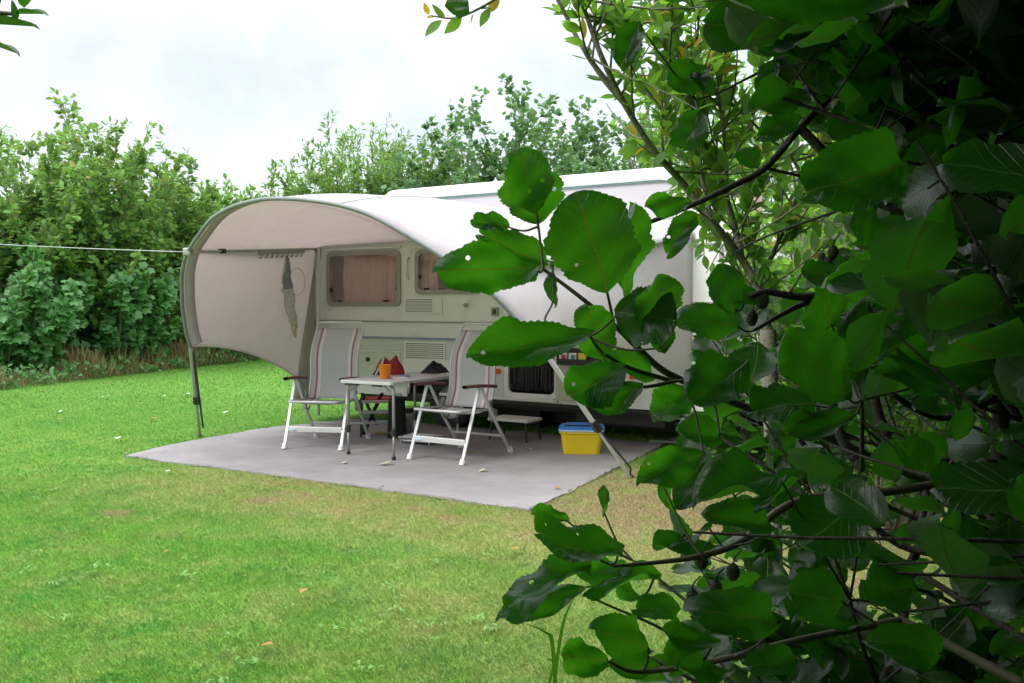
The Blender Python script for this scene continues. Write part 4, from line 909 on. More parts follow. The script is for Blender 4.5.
# ------------------------------------------------------------------ growth: shoots with side shoots and leaves
def curve_shoot(p, d, Ln, n, up=.25, jit=.12, droop=0.0):
    P = [np.array(p, float)]; d = norm(np.array(d, float)); s = Ln / n
    for i in range(n):
        d = norm(d + np.array([0, 0, up - droop * i / n]) * s * 1.0 + rng.normal(0, jit, 3) * math.sqrt(s)); P.append(P[-1] + d * s)
    return np.array(P)
def sample(P, t):
    P = np.asarray(P); n = len(P) - 1; x = np.clip(np.asarray(t) * n, 0, n - 1e-6); i = x.astype(int); f = (x - i)[:, None]
    return P[i] * (1 - f) + P[i + 1] * f, norm(P[i + 1] - P[i])
def plant(name, label, cat, base, height, spread, nst, nside, nleaf, tpl, lmat, lsize, group=None, bark='bark', r0=.03, t0=.12, side_len=.35, lean=.25, leaf_up=.3, face=None, rad=.3, hvar=.35, wid=None, up=.3, taper=.65, droop=0.0, lsv=.35, keep=None, jit=.12, sideup=.5):
    base = np.array(base, float); root = empty(name, tuple(base)); tag(root, label, cat, group)
    lines = []; radii = []; LP = []; LA = []; LN = []
    for k in range(nst):
        a = rng.random() * 2 * PI; rr_ = spread * math.sqrt(rng.random())
        off = np.array([math.cos(a), math.sin(a), 0]) * rr_
        h = height * (1 - hvar * rng.random()) * (1 - .25 * (rr_ / max(spread, .01)) ** 2)
        p0 = base + off * rad; d = np.array([off[0] * lean / max(spread, .1), off[1] * lean / max(spread, .1), 1.0]) + rng.normal(0, .05, 3)
        tgt = base + off + np.array([0, 0, h]); d = norm(tgt - p0) + np.array([off[0], off[1], 0]) / max(spread, .1) * lean
        P = curve_shoot(p0, d, h, 12, up, jit * .5); lines.append(P); radii.append((r0 * (.6 + .6 * rng.random()), .004))
        ts = t0 + (1 - t0) * rng.random(nside) ** .85
        Q, T = sample(P, ts)
        for q, t, tt in zip(Q, T, ts):
            b = rng.random() * 2 * PI; sd = np.array([math.cos(b), math.sin(b), sideup]); sl = side_len * h * (1 - taper * tt) * (.5 + .8 * rng.random())
            S = curve_shoot(q, sd * .8 + t * .5, sl, 5, .5, jit, droop)
            if rng.random() < .45: lines.append(S); radii.append((.0035 + .006 * (1 - tt), .002))
            m = max(2, int(nleaf * (sl / (side_len * height)) * 2)); u = .1 + .9 * rng.random(m)
            qq, dd = sample(S, u); LP.append(qq)
            out = rng.normal(0, 1, (m, 3)); out -= dd * np.sum(out * dd, 1)[:, None]; out = norm(out)
            LA.append(norm(dd * .7 + out * .9 + np.array([0, 0, -.12]))); LN.append(np.array([0, 0, 1.0]) + rng.normal(0, .45, (m, 3)) + off / max(spread, .1) * .4)
        m = 8; u = .82 + .18 * rng.random(m); qq, dd = sample(P, u); LP.append(qq); out = norm(rng.normal(0, 1, (m, 3))); LA.append(norm(dd + out * .7)); LN.append(out + np.array([0, 0, .6]))
    LP = np.concatenate(LP); LA = np.concatenate(LA); LN = np.concatenate(LN)
    if face is not None: LN = LN + np.array(face); LA = LA + np.array([face[0] * .3, face[1] * .3, -.35])
    sz = lsize * (1 - lsv + 2 * lsv * rng.random(len(LP)))
    if keep is not None:
        ok = keep(LP); LP, LA, LN, sz = LP[ok], LA[ok], LN[ok], sz[ok]
    tr = tubes_mesh('trunk', [l - base for l in lines], radii, M[bark], root, 5)
    cr = leaves_mesh('crown', tpl, LP - base, LA, LN, sz, M[lmat], root, wid=wid)
    return root
M['stemgreen'] = mat('green_brown_shoots', (0.10, 0.11, 0.05), 0.8, var=.3)
T_WIL, T_POP, T_SYC, T_SAL = t_leaf(2, .1, .15), t_leaf(2, .1, .40, .8), t_sycamore(), t_leaf(3, .12, .25)
VIEW = np.array([0.0, -1.0, 0])
# hedge along the left: sycamores in front, tall willows behind
HG = 'hedge trees left of the awning'
syc = [((-11.7, 14.9, 0), 3.7, 'broad sycamore bush at the left edge of the photo, under the rope'), ((-9.7, 16.9, 0), 2.9, 'dark sycamore bush with big leaves below the highest willow tops'), ((-8.7, 19.2, 0), 2.7, 'sycamore bush with large leaves just left of the awning hoop'), ((-7.8, 21.8, 0), 3.0, 'sycamore bush whose leaves show behind the awning leg'), ((-6.8, 24.4, 0), 2.6, 'low sycamore bush seen under the awning wall')]
for i, (b, h, lab) in enumerate(syc):
    plant('sycamore_bush', lab, 'tree', b, h * 1.08, 1.8, 54, 22, 11, T_SYC, 'sycamore', .175, HG, bark='stemgreen', t0=.03, side_len=.28, lean=.5, face=VIEW * 1.0 + np.array([.3, 0, .2]), rad=.35, hvar=.7, r0=.03, up=.5)
wil = [((-12.3, 17.0, 0), 4.7, 'leafy willow with bluish tips at the left edge of the photo'), ((-10.6, 18.0, 0), 4.7, 'second willow from the left edge, lower than its neighbour'), ((-9.1, 19.4, 0), 5.85, 'tallest light green willow with two peaks in the left hedge'), ((-8.5, 21.0, 0), 4.9, 'light green willow next to the tallest one, on its right'), ((-7.7, 22.6, 0), 4.7, 'light green willow rising left of the top of the awning hoop'), ((-7.1, 24.8, 0), 5.0, 'thin willow whose loose tips end just above the awning hoop')]
for i, (b, h, lab) in enumerate(wil):
    plant('willow', lab, 'tree', b, h * 1.06, 1.5, 74, 52, 11, t_leaf(2, .1, .30), 'willow', .14, HG, bark='stemgreen', t0=.15, side_len=.17, lean=.25, rad=.45, hvar=.45, r0=.014, up=.2, sideup=.5, jit=.35)
# beyond the caravan
BG = 'trees behind the caravan'
for b, h, sp, lab in (((-5.3, 24.5, 0), 5.8, 1.0, 'low feathery willow right of the gap in the hedge, above the awning top'), ((-4.2, 25.5, 0), 6.8, 1.2, 'feathery willow with one taller shoot above the left end of the caravan roof'), ((-2.9, 25.5, 0), 6.9, 1.2, 'grey green willow with loose shoots over the left part of the caravan roof')):
    plant('willow', lab, 'tree', b, h * 1.03, sp * 1.3, 76, 48, 10, T_WIL, 'willow', .17, BG, bark='stemgreen', t0=.2, side_len=.15, lean=.35, rad=.4, hvar=.5, r0=.02, sideup=.8, jit=.3)
for b, h, sp, ns, lab in (((-1.5, 24.5, 0), 6.7, 1.5, 28, 'rounded poplar left of the tall bright alder leaf'), ((.2, 25.0, 0), 7.7, 1.6, 26, 'tall open poplar behind the caravan roof, its loose tips against the sky'), ((1.9, 25.0, 0), 7.8, 1.6, 26, 'poplar behind the forked sallow stems at the right of the roof'), ((3.9, 25.0, 0), 7.5, 1.7, 22, 'poplar mostly hidden by the sallow right of the caravan')):
    plant('poplar', lab, 'tree', b, h, sp * 1.15, int(ns * 2.5), 38, 15, T_POP, 'poplar', .155, BG, bark='stemgreen', t0=.10, side_len=.24, lean=.45, rad=.35, hvar=.55, r0=.03, sideup=.4, jit=.35, up=.15)
# tall dry grass at the foot of the hedge
n = 15000; t = rng.random(n); foot0, foot1 = gnd(-60, 398), gnd(330, 352)
q = foot0[None] * (1 - t[:, None]) + foot1[None] * t[:, None]; pr = norm(np.array([-(foot1 - foot0)[1], (foot1 - foot0)[0], 0]))
dd = rng.random(n) ** .8 * 1.3; q = q + pr * (dd[:, None]) * (1 if pr[1] > 0 or pr[0] < 0 else -1)
clump = .5 + .5 * np.sin(t * 60 + 3 * np.sin(t * 17)); hh = (.15 + .62 * rng.random(n)) * (.35 + .65 * clump) * (.4 + .6 * np.minimum(1, dd / .5))
q[:, 2] = 0
tag(leaves_mesh('dry_grass', t_leaf(2, .1, .03), q, np.stack([rng.normal(0, .3, n), rng.normal(0, .3, n), np.ones(n)], -1), rng.normal(0, 1, (n, 3)), hh, M['dry']), 'tall straw coloured dry grass along the foot of the hedge', 'dry grass', kind='stuff')
n = 2600; t = rng.random(n); q = foot0[None] * (1 - t[:, None]) + foot1[None] * t[:, None] + pr[None] * (rng.random(n) * .9)[:, None]; q[:, 2] = .05 + .3 * rng.random(n) * (.4 + .6 * np.sin(t * 33) ** 2)
tag(leaves_mesh('weeds', t_leaf(2, .1, .3), q, rng.normal(0, 1, (n, 3)) + np.array([0, 0, .5]), np.array([0, -.5, 1.]) + rng.normal(0, .4, (n, 3)), .06 + .07 * rng.random(n), M['sycamore']), 'low green weeds among the dry grass under the hedge', 'weeds', kind='stuff')

# ------------------------------------------------------------------ sallow shrub with forked grey stems, right of the caravan
def px_line(pts, k=6): return catmull(np.array([at(*p) for p in pts]), k)
def px_keep(poly_clear):
    def f(P):
        x, y, d = proj(P); return ~((d > .05) & pip(x, y, poly_clear))
    return f
CLEAR_SAL = [(-400, -400), (556, -400), (556, 40), (575, 90), (600, 120), (612, 180), (640, 200), (655, 240), (690, 270), (690, 760), (-400, 760)]
sal = empty('sallow_shrub', tuple(gnd(772, 790)))
tag(sal, 'sallow shrub with forked grey stems and small yellowish leaves right of the caravan', 'shrub')
SB = np.array(sal.location)
stems = [([(768, 330, 2.62), (757, 288, 2.6), (741, 258, 2.6), (716, 226, 2.55), (686, 187, 2.55), (655, 152, 2.5), (625, 105, 2.45), (603, 60, 2.4), (588, 20, 2.4), (570, -30, 2.35), (545, -110, 2.3)], .014, .005),
         ([(741, 258, 2.6), (737, 236, 2.62), (728, 205, 2.65), (718, 172, 2.65), (700, 138, 2.65), (683, 115, 2.65), (672, 85, 2.65), (664, 40, 2.6), (655, 0, 2.6), (640, -70, 2.55)], .012, .005),
         ([(712, 222, 2.56), (706, 195, 2.62), (697, 160, 2.66), (684, 136, 2.7), (660, 108, 2.7), (630, 72, 2.7), (606, 35, 2.7), (586, 0, 2.7), (560, -50, 2.7)], .008, .003),
         ([(623, 100, 2.45), (592, 62, 2.42), (573, 30, 2.42), (558, 0, 2.4), (535, -40, 2.4)], .008, .004),
         ([(728, 205, 2.65), (726, 160, 2.7), (720, 110, 2.72), (716, 92, 2.72)], .006, .003),
         ([(757, 288, 2.6), (800, 180, 2.8), (760, 130, 2.8), (700, 75, 2.75)], .007, .003),
         ([(690, 120, 2.65), (692, 80, 2.6), (697, 40, 2.6), (700, 0, 2.6)], .005, .003),
         ([(768, 330, 2.62), (772, 450, 2.6), (776, 620, 2.55), (772, 790, 2.5)], .024, .019)]
sl_lines = [px_line(s[0]) for s in stems]
tubes = [l - SB for l in sl_lines]; trad = [(s[1], s[2]) for s in stems]
LP = []; LA = []; LN = []
def spray(S, m, leafdens=.028, lat=.9):
    u = .08 + .92 * np.sort(rng.random(m)); qq, dd = sample(S, u); o = rng.normal(0, 1, (m, 3)); o -= dd * np.sum(o * dd, 1)[:, None]
    LP.append(qq); LA.append(norm(dd * .8 + norm(o) * lat)); LN.append(np.array([0, -.25, 1.0]) + rng.normal(0, .55, (m, 3)))
for li, Lc in enumerate(sl_lines[:7]):
    Ln = np.linalg.norm(np.diff(Lc, axis=0), axis=1).sum(); k = int(Ln * 30)
    for tt in rng.random(k) * .98 + .02:
        q, t = sample(Lc, np.array([tt])); q, t = q[0], t[0]
        d = t * .5 + rng.normal(0, .8, 3) + np.array([.15, 0, .1]); S = curve_shoot(q, d, .16 + .34 * rng.random(), 5, .6, .25); 
        x, y, _ = proj(S[-1:]);
        if pip(x, y, CLEAR_SAL)[0] : continue
        tubes.append(S - SB); trad.append((.0035, .0015)); spray(S, 9 + int(9 * rng.random()))
# the twig that hangs into the sky at the top
S = px_line([(545, -40, 1.9), (505, -8, 1.9), (480, 8, 1.9), (455, 18, 1.9), (432, 16, 1.9)]); tubes.append(S - SB); trad.append((.004, .0015))
tubes.append(px_line([(545, -40, 1.9), (555, -60, 2.1), (548, -100, 2.3)]) - SB); trad.append((.005, .004))
hand = [((462, 17), (445, 33), 1), ((446, 19), (431, 10), 1), ((442, 20), (425, 35), 1), ((429, 15), (424, 3), 1), ((478, 9), (490, 8), 1), ((490, 8), (480, 26), 1), ((500, -2), (488, 13), 1), ((474, 14), (469, 27), 1), ((434, 17), (423, 17), .8), ((500, 0), (512, -6), 1)]
for b, t, s in hand:
    p, q = at(*b, 1.9), at(*t, 1.9 + rng.normal(0, .01)); LP.append(p[None]); LA.append(norm(q - p)[None] ); LN.append(np.array([[rng.normal(0, .5), -.8, .6]]))
nh_ = len(hand)
LP = np.concatenate(LP); LA = np.concatenate(LA); LN = np.concatenate(LN); sz = .038 + .032 * rng.random(len(LP))
for i, (b, t, s) in enumerate(hand): sz[len(LP) - nh_ + i] = np.linalg.norm(at(*t, 1.9) - at(*b, 1.9)) * 1.05
x, y, d = proj(LP); ok = ~((d > .05) & pip(x, y, CLEAR_SAL)); ok[-nh_:] = True
tubes_mesh('trunk', tubes, trad, M['bark'], sal, 6)
leaves_mesh('crown', t_leaf(4, .12, .23, .9), LP[ok] - SB, LA[ok], LN[ok], sz[ok], M['sallow'], sal, bend=rng.normal(0, .2, ok.sum()))
# more shrubs beyond, all yellow green
CLEAR_R = [(-400, -400), (600, -400), (625, 120), (650, 200), (735, 260), (740, 420), (720, 760), (-400, 760)]
kR = px_keep(CLEAR_R)
for b, h, sp, lab, nst, sz_ in (((2.3, 5.6, 0), 3.1, .8, 'yellow green sallow bush close behind the forked stems', 26, .075), ((3.2, 7.2, 0), 3.9, 1.0, 'taller sallow bush right of the caravan end', 30, .085), ((4.6, 9.5, 0), 4.6, 1.3, 'far sallow bush seen through the gaps of the dark alder', 26, .10), ((3.4, 12.5, 0), 5.6, 1.5, 'light green bush behind the rear end of the caravan', 28, .11), ((5.6, 6.4, 0), 2.6, 1.1, 'low green bush at the right edge beyond the dark alder', 22, .09)):
    plant('sallow_bush', lab, 'shrub', b, h, sp, int(nst * 1.9), 36, 11, T_SAL, 'sallow', sz_, 'bushes right of the caravan', t0=.12, side_len=.2, lean=.4, rad=.4, hvar=.45, r0=.022, keep=kR, sideup=.7)
# sunlit low growth under the right-hand bushes
n = 9000; yy = 3.0 + 6 * rng.random(n); xx = (.40 + .5 * rng.random(n)) * yy + .3; hz = rng.random(n) * .35 * (.3 + .7 * np.sin(xx * 5) ** 2)
ok = xx > .35 * yy + .6; q = np.stack([xx, yy, hz], -1)[ok]; n = len(q)
M['under'] = leafmat('undergrowth_leaf', (0.08, 0.17, 0.03), (0.20, 0.26, 0.06), (0.25, 0.4, 0.05), .35, .6, .2, cy=(.34, .25, .09), yfrac=.22)
tag(leaves_mesh('undergrowth', T_SAL, q, rng.normal(0, 1, (n, 3)) + np.array([0, 0, .6]), np.array([0, 0, 1.]) + rng.normal(0, .5, (n, 3)), .04 + .06 * rng.random(n), M['under']), 'bright low undergrowth on the lawn beneath the right-hand bushes', 'undergrowth', kind='stuff')

# ------------------------------------------------------------------ overhanging branch of a tree, top left
ov = empty('overhanging_tree', (-1.9, 1.2, 0)); OB = np.array(ov.location)
tag(ov, 'tree outside the photo whose leafy twig hangs into the top left corner', 'tree')
S1 = px_line([(-140, -60, 1.1), (-60, 2, 1.08), (-10, 12, 1.06), (18, 14, 1.05)]); S2 = px_line([(-120, 10, 1.1), (-40, 30, 1.08), (-4, 40, 1.06)])
tk = catmull([(-1.9, 1.2, 0), (-1.88, 1.22, 1.0), (-1.82, 1.2, 2.0), (-1.75, 1.25, 3.2)]); br = catmull([(-1.82, 1.2, 1.75), tuple(at(-260, -70, 1.15)), tuple(S1[0])]); br2 = catmull([tuple(at(-260, -70, 1.15)), tuple(at(-180, -10, 1.12)), tuple(S2[0])])
tubes_mesh('trunk', [l - OB for l in (tk, br, br2, S1, S2)], [(.06, .03), (.02, .006), (.008, .004), (.006, .002), (.005, .002)], M['bark'], ov, 7)
hv = [((-8, 24), (41, 27), 17), ((18, 14), (49, 14), 14), ((12, 20), (12, -2), 14), ((24, 8), (30, -10), 14), ((-10, 44), (21, 55), 15), ((-6, 20), (4, -6), 14), ((-30, 25), (-20, -20), 16), ((-40, 32), (-30, 66), 16)]
LP = np.array([at(*b, 1.05) for b, t, w in hv]); LT = np.array([at(*t, 1.03) for b, t, w in hv])
tp = t_leaf(6, .12, .5, .75); ln = np.linalg.norm(LT - LP, axis=1); wd = np.array([w for *_, w in hv]) / F * 1.05 / ln
xt = 60; LPx = []; LTx = []
for i in range(xt):
    tt = rng.random(); q, t = sample(tk if i % 2 else br[:6], np.array([.6 + .4 * tt if i % 2 else tt])); o = norm(rng.normal(0, 1, 3)); LPx.append(q[0] + o * .1); LTx.append(q[0] + o * .17)
LPx, LTx = np.array(LPx), np.array(LTx); xx_, yy_, d_ = proj(LPx); ok = (d_ < .1) | (xx_ < -60) | (yy_ < -60); LPx, LTx = LPx[ok], LTx[ok]
A_ = np.concatenate([LP, LPx]); B_ = np.concatenate([LT, LTx])
leaves_mesh('crown', tp, A_ - OB, B_ - A_, np.tile([[.2, -.5, 1.]], (len(A_), 1)) + rng.normal(0, .3, (len(A_), 3)), np.linalg.norm(B_ - A_, axis=1), M['alder_shaded'], ov, wid=np.concatenate([wd, np.full(len(LPx), .6)]))

# ------------------------------------------------------------------ the alder in the foreground
ALB = np.array([1.15, 1.75, 0]); al = empty('alder_bush', tuple(ALB))
tag(al, 'dark alder bush with broad toothed leaves filling the right foreground', 'bush')
# leaves that can be told apart: base px, tip px, depth at base and tip, visible width px, roll, upper side seen?
H = [
 ((536, 214), (521, 151), .86, .84, 47, 10, 1), ((538, 224), (528, 168), .89, .88, 66, 12, 1), ((509, 227), (473, 221), .90, .88, 19, 35, 1), ((549, 264), (477, 236), .91, .89, 32, 30, 1),
 ((537, 267), (439, 272), .82, .78, 52, 12, 1), ((543, 252), (504, 280), .93, .92, 36, 20, 1), ((607, 293), (582, 197), .80, .77, 92, 8, 1), ((626, 302), (616, 204), .88, .86, 30, 45, 1),
 ((553, 262), (551, 307), .92, .93, 9, 65, 1), ((592, 334), (467, 358), .78, .74, 46, 22, 1), ((600, 360), (588, 303), .83, .81, 44, 15, 1), ((624, 366), (570, 400), .84, .82, 50, 15, 1),
 ((642, 384), (586, 413), .85, .83, 38, 25, 1), ((656, 379), (603, 358), .88, .86, 26, 30, 1), ((615, 312), (678, 318), .76, .74, 68, 15, 1), ((662, 352), (650, 270), .77, .74, 46, 20, 1),
 ((690, 202), (647, 206), 1.02, 1.0, 24, 20, 1), ((697, 214), (667, 251), 1.02, 1.0, 26, 20, 1), ((739, 326), (684, 318), .98, .95, 36, 15, 1), ((736, 313), (722, 268), .98, .96, 36, 15, 1),
 ((908, 162), (806, 200), .70, .64, 78, 18, 1), ((915, -8), (636, 2), .42, .40, 74, 28, 1), ((851, 98), (859, 38), .95, .93, 50, 12, 1), ((802, 88), (752, 112), 1.0, .97, 44, 15, 1), ((800, 120), (762, 128), 1.02, 1.0, 26, 25, 1),
 ((832, 326), (822, 290), .92, .86, 50, 50, 1), ((846, 397), (796, 328), .82, .78, 66, 12, 1), ((862, 402), (868, 298), .85, .83, 34, 30, 1), ((938, 300), (880, 311), .95, .92, 32, 20, 1), ((932, 332), (876, 352), .95, .9, 40, 50, 1),
 ((988, 360), (884, 372), .82, .78, 66, 12, 1), ((816, 405), (756, 402), .88, .85, 40, 50, 1), ((852, 418), (784, 437), .86, .84, 32, 25, 1), ((784, 478), (700, 488), .74, .71, 40, 50, 1), ((806, 470), (755, 512), .78, .75, 18, 50, 1),
 ((707, 452), (643, 478), .9, .87, 38, 18, 1), ((717, 462), (676, 500), .92, .90, 36, 18, 1), ((723, 438), (681, 431), .94, .92, 30, 20, 1), ((692, 384), (655, 421), .92, .9, 38, 15, 1), ((748, 360), (688, 412), .86, .83, 58, 12, 1),
 ((864, 500), (797, 548), .76, .73, 74, 12, 1), ((776, 527), (706, 514), .85, .82, 32, 25, 1), ((662, 482), (681, 548), .9, .91, 12, 60, 1), ((713, 527), (656, 557), .9, .88, 17, 50, 1), ((725, 545), (684, 557), .92, .9, 18, 45, 1),
 ((622, 552), (530, 549), .78, .74, 46, 50, 1), ((592, 566), (504, 603), .77, .73, 36, 50, 1), ((587, 586), (502, 614), .80, .76, 30, 25, 1), ((632, 570), (574, 572), .84, .81, 28, 25, 1), ((569, 521), (533, 512), .86, .84, 16, 35, 1), ((603, 517), (614, 489), .88, .88, 9, 60, 1), ((662, 573), (585, 588), .84, .8, 18, 50, 1), ((640, 600), (606, 572), .86, .85, 24, 50, 1),
 ((607, 662), (556, 652), .66, .63, 38, 10, 1), ((652, 650), (598, 628), .7, .67, 46, 10, 1), ((718, 642), (650, 638), .7, .67, 30, 25, 1), ((783, 622), (700, 611), .7, .66, 52, 14, 1), ((846, 602), (791, 592), .72, .7, 56, 8, 1), ((915, 590), (858, 584), .74, .72, 54, 10, 1), ((868, 622), (794, 624), .78, .76, 16, 50, 1),
 ((680, 610), (640, 606), .8, .78, 28, 25, 1), ((662, 666), (610, 668), .74, .72, 26, 20, 1), ((730, 672), (670, 668), .72, .70, 30, 20, 1), ((800, 660), (745, 668), .74, .72, 34, 20, 1), ((945, 655), (880, 640), .74, .72, 44, 15, 1),
 ((640, 22), (622, 66), 1.15, 1.13, 30, 20, 1), ((708, 68), (668, 88), 1.2, 1.2, 36, 15, 1), ((690, 72), (714, 90), 1.2, 1.18, 14, 30, 1), ((462, -8), (452, 14), 1.2, 1.2, 26, 20, 1), ((775, 60), (762, 96), 1.1, 1.1, 24, 25, 1), ((700, 110), (686, 150), 1.15, 1.15, 36, 15, 1), ((758, 168), (742, 148), 1.1, 1.1, 22, 20, 1),
 ((970, 235), (905, 262), .86, .84, 26, 40, 1), ((930, 470), (890, 440), .85, .83, 38, 20, 1), ((760, 290), (730, 300), 1.0, .98, 26, 30, 1), ((880, 245), (856, 215), .98, .97, 30, 30, 1), ((800, 270), (840, 275), 1.0, 1.0, 28, 30, 1)]
hb = []; ht = []; hn = []; hw = []; petiole = []
for (b, t, db, dt, wp, roll, upper) in H:
    p, q = at(*b, db), at(*t, dt); ax = norm(q - p); view = norm(CAM - (p + q) / 2); n_ = norm(view - ax * view.dot(ax)); rl = math.radians(roll) * (1 if rng.random() < .6 else -1)
    s_ = np.cross(ax, n_)
    if (n_ * math.cos(rl) + s_ * math.sin(rl))[2] * (1 if upper else -1) < (n_ * math.cos(rl) - s_ * math.sin(rl))[2] * (1 if upper else -1): rl = -rl
    n_ = n_ * math.cos(rl) + s_ * math.sin(rl)
    if not upper: n_ = -n_
    hb.append(p); ht.append(q); hn.append(n_); hw.append(wp / math.cos(rl) / F * (db + dt) / 2 / np.linalg.norm(q - p))
hb, ht, hn, hw = map(np.array, (hb, ht, hn, hw)); hl = np.linalg.norm(ht - hb, axis=1)
grp = rng.integers(0, 6, len(H))
SPR = [(440, 690, 130, 425), (490, 680, 426, 690), (640, 1100, -50, 130), (640, 1100, 130, 300), (640, 1100, 300, 460), (640, 1100, 460, 720)]
cxs = np.array([(b[0] + t[0]) / 2 for b, t, *_ in H]); cys = np.array([(b[1] + t[1]) / 2 for b, t, *_ in H]); used = np.zeros(len(H), bool)
# named branches of the bush: px polyline with depths, radius at start and end
BR = [([(1010, 520, 1.25), (900, 470, 1.15), (800, 425, 1.05), (740, 405, 1.0), (700, 388, .95), (664, 371, .9), (640, 350, .87), (614, 325, .85), (580, 297, .84), (543, 269, .84)], .006, .0016, 0),
      ([(614, 325, .85), (611, 310, .82), (607, 292, .80)], .0016, .0012, 0), ([(543, 269, .84), (540, 240, .86), (537, 213, .86)], .0015, .001, 0), ([(672, 381, .9), (630, 368, .86), (602, 352, .83), (590, 336, .79)], .0025, .0012, 0), ([(676, 381, .9), (640, 387, .86), (604, 378, .84)], .0022, .001, 0), ([(602, 352, .83), (565, 336, .84), (545, 322, .86), (553, 300, .9), (553, 262, .92)], .0014, .0008, 0), ([(640, 350, .87), (628, 332, .86), (612, 330, .85)], .0014, .001, 0),
      ([(1010, 470, 1.2), (900, 490, 1.05), (800, 500, .95), (740, 542, .9), (700, 556, .86), (660, 562, .83), (614, 566, .79)], .006, .0014, 1), ([(614, 566, .79), (600, 560, .78), (590, 555, .77)], .0012, .001, 1), ([(740, 690, .8), (700, 655, .8), (660, 628, .8), (610, 606, .8), (584, 594, .8)], .002, .0008, 1), ([(760, 640, .8), (700, 610, .82), (660, 580, .84), (632, 560, .85)], .002, .001, 1), ([(900, 620, .95), (800, 640, .8), (720, 660, .74), (640, 672, .7), (607, 661, .67)], .004, .0012, 1),
      ([(960, 90, 1.1), (900, 60, 1.1), (860, 20, 1.0), (905, 2, .45)], .005, .0015, 2), ([(868, 18, 1.1), (810, 50, 1.15), (760, 72, 1.2), (720, 92, 1.22), (695, 100, 1.22)], .003, .001, 2), ([(980, 30, 1.1), (930, 20, 1.05), (870, 90, .98), (850, 98, .95)], .004, .001, 2),
      ([(900, 60, 1.2), (840, 90, 1.15), (800, 128, 1.1), (765, 168, 1.08), (728, 188, 1.06), (690, 206, 1.05), (650, 222, 1.04), (624, 231, 1.03)], .0055, .0022, 3), ([(980, 200, 1.0), (945, 172, .85), (908, 162, .7)], .003, .0012, 3), ([(765, 168, 1.08), (800, 176, 1.1), (850, 188, 1.15)], .002, .0015, 3), ([(900, 190, 1.3), (840, 210, 1.35), (770, 235, 1.4), (735, 252, 1.42)], .003, .0012, 3),
      ([(985, 240, 1.2), (920, 258, 1.15), (870, 275, 1.1), (830, 293, 1.05), (800, 297, 1.02), (765, 292, 1.0), (745, 300, .99)], .008, .003, 4), ([(830, 293, 1.05), (790, 310, 1.02), (755, 330, 1.0)], .0045, .002, 4), ([(1000, 330, 1.1), (960, 310, 1.0), (938, 300, .95)], .003, .0012, 4), ([(862, 470, 1.0), (862, 430, .92), (862, 400, .86)], .003, .0015, 4), ([(1020, 420, 1.15), (960, 395, 1.0), (932, 332, .95)], .003, .0012, 4),
      ([(870, 380, 1.4), (885, 430, 1.4), (920, 478, 1.4), (970, 520, 1.4), (1040, 560, 1.4)], .008, .005, 5), ([(1060, 600, 1.2), (980, 560, 1.25), (900, 545, 1.3), (840, 490, 1.3), (800, 440, 1.3)], .007, .004, 5), ([(1050, 470, 1.5), (980, 460, 1.5), (900, 462, 1.5), (850, 455, 1.5)], .005, .003, 5), ([(940, 690, 1.2), (900, 600, 1.25), (930, 520, 1.35), (960, 440, 1.4)], .007, .003, 5), ([(880, 690, 1.1), (860, 640, 1.0), (850, 600, .75)], .004, .0015, 5), ([(1010, 690, 1.3), (960, 610, 1.3), (890, 580, .9)], .005, .002, 5)]
brl = [px_line(b[0]) for b in BR]
CLEAR_AL = [(-900, -900), (610, -900), (640, -20), (700, 38), (775, 70), (785, 118), (830, 150), (850, 200), (850, 245), (770, 288), (700, 330), (690, 350), (690, 400), (660, 425), (668, 470), (690, 510), (690, 560), (650, 590), (640, 620), (585, 650), (570, 900), (-900, 900)]
STEM0 = [(1.15, 1.75, -.05, .1), (1.5, 1.5, 0, 0), (1.0, 1.25, 0, -.1), (1.35, 2.3, -.12, 0), (1.9, 2.0, .1, .1), (1.7, .9, .1, -.1), (1.2, .5, 0, -.1), (2.1, 1.3, .2, 0), (1.0, -.2, -.1, -.05), (1.6, 2.9, -.05, .1), (1.3, 1.0, -.2, 0), (.9, 1.6, -.05, 0), (1.45, 1.9, 0, 0), (1.8, 2.6, 0, 0), (1.1, .9, -.1, 0), (2.2, 2.1, 0, 0), (1.55, 1.15, 0, 0), (.8, .75, -.1, 0), (2.2, 3.2, 0, 0),
         (-1.7, -1.0, 0, 0), (-.9, -1.3, 0, 0), (-.2, -1.2, 0, 0), (.5, -1.1, .05, .1), (1.2, -.9, 0, .1), (1.9, -.3, 0, 0), (1.35, -.1, 0, 0), (-1.5, .1, -.05, 0), (-1.3, -.5, 0, 0), (-2.1, .5, -.05, 0), (.2, -1.9, 0, 0), (1.2, -1.6, 0, 0)]  # unseen stems behind and beside the camera, added to shade the foreground leaves
SHADE_LIMBS = [(1.15, .9, 2.15, -1, .05), (1.25, .4, 2.1, -1, .15), (1.0, 1.5, 2.25, -1, .0), (1.2, -.2, 2.2, -1, .25), (1.1, 1.2, 2.6, -1, -.1), (1.3, .6, 2.7, -1, .1)]  # unseen overhead limbs, added to darken the leaves under them
STEM0 += [(o[0], o[1], 0, 0) for o in SHADE_LIMBS]
stem_lines = [curve_shoot((sx, sy, 0), (lx, ly, 1), 3.3 + .7 * rng.random(), 16, .2, .12) for sx, sy, lx, ly in STEM0[:-len(SHADE_LIMBS)]] + [curve_shoot((o[0], o[1], o[2]), (o[3], o[4], .25), 1.7, 12, .1, .15) for o in SHADE_LIMBS]
stem_r = [(.02, .006)] * (len(stem_lines) - len(SHADE_LIMBS)) + [(.012, .004)] * len(SHADE_LIMBS); STP = np.concatenate(stem_lines[:19])
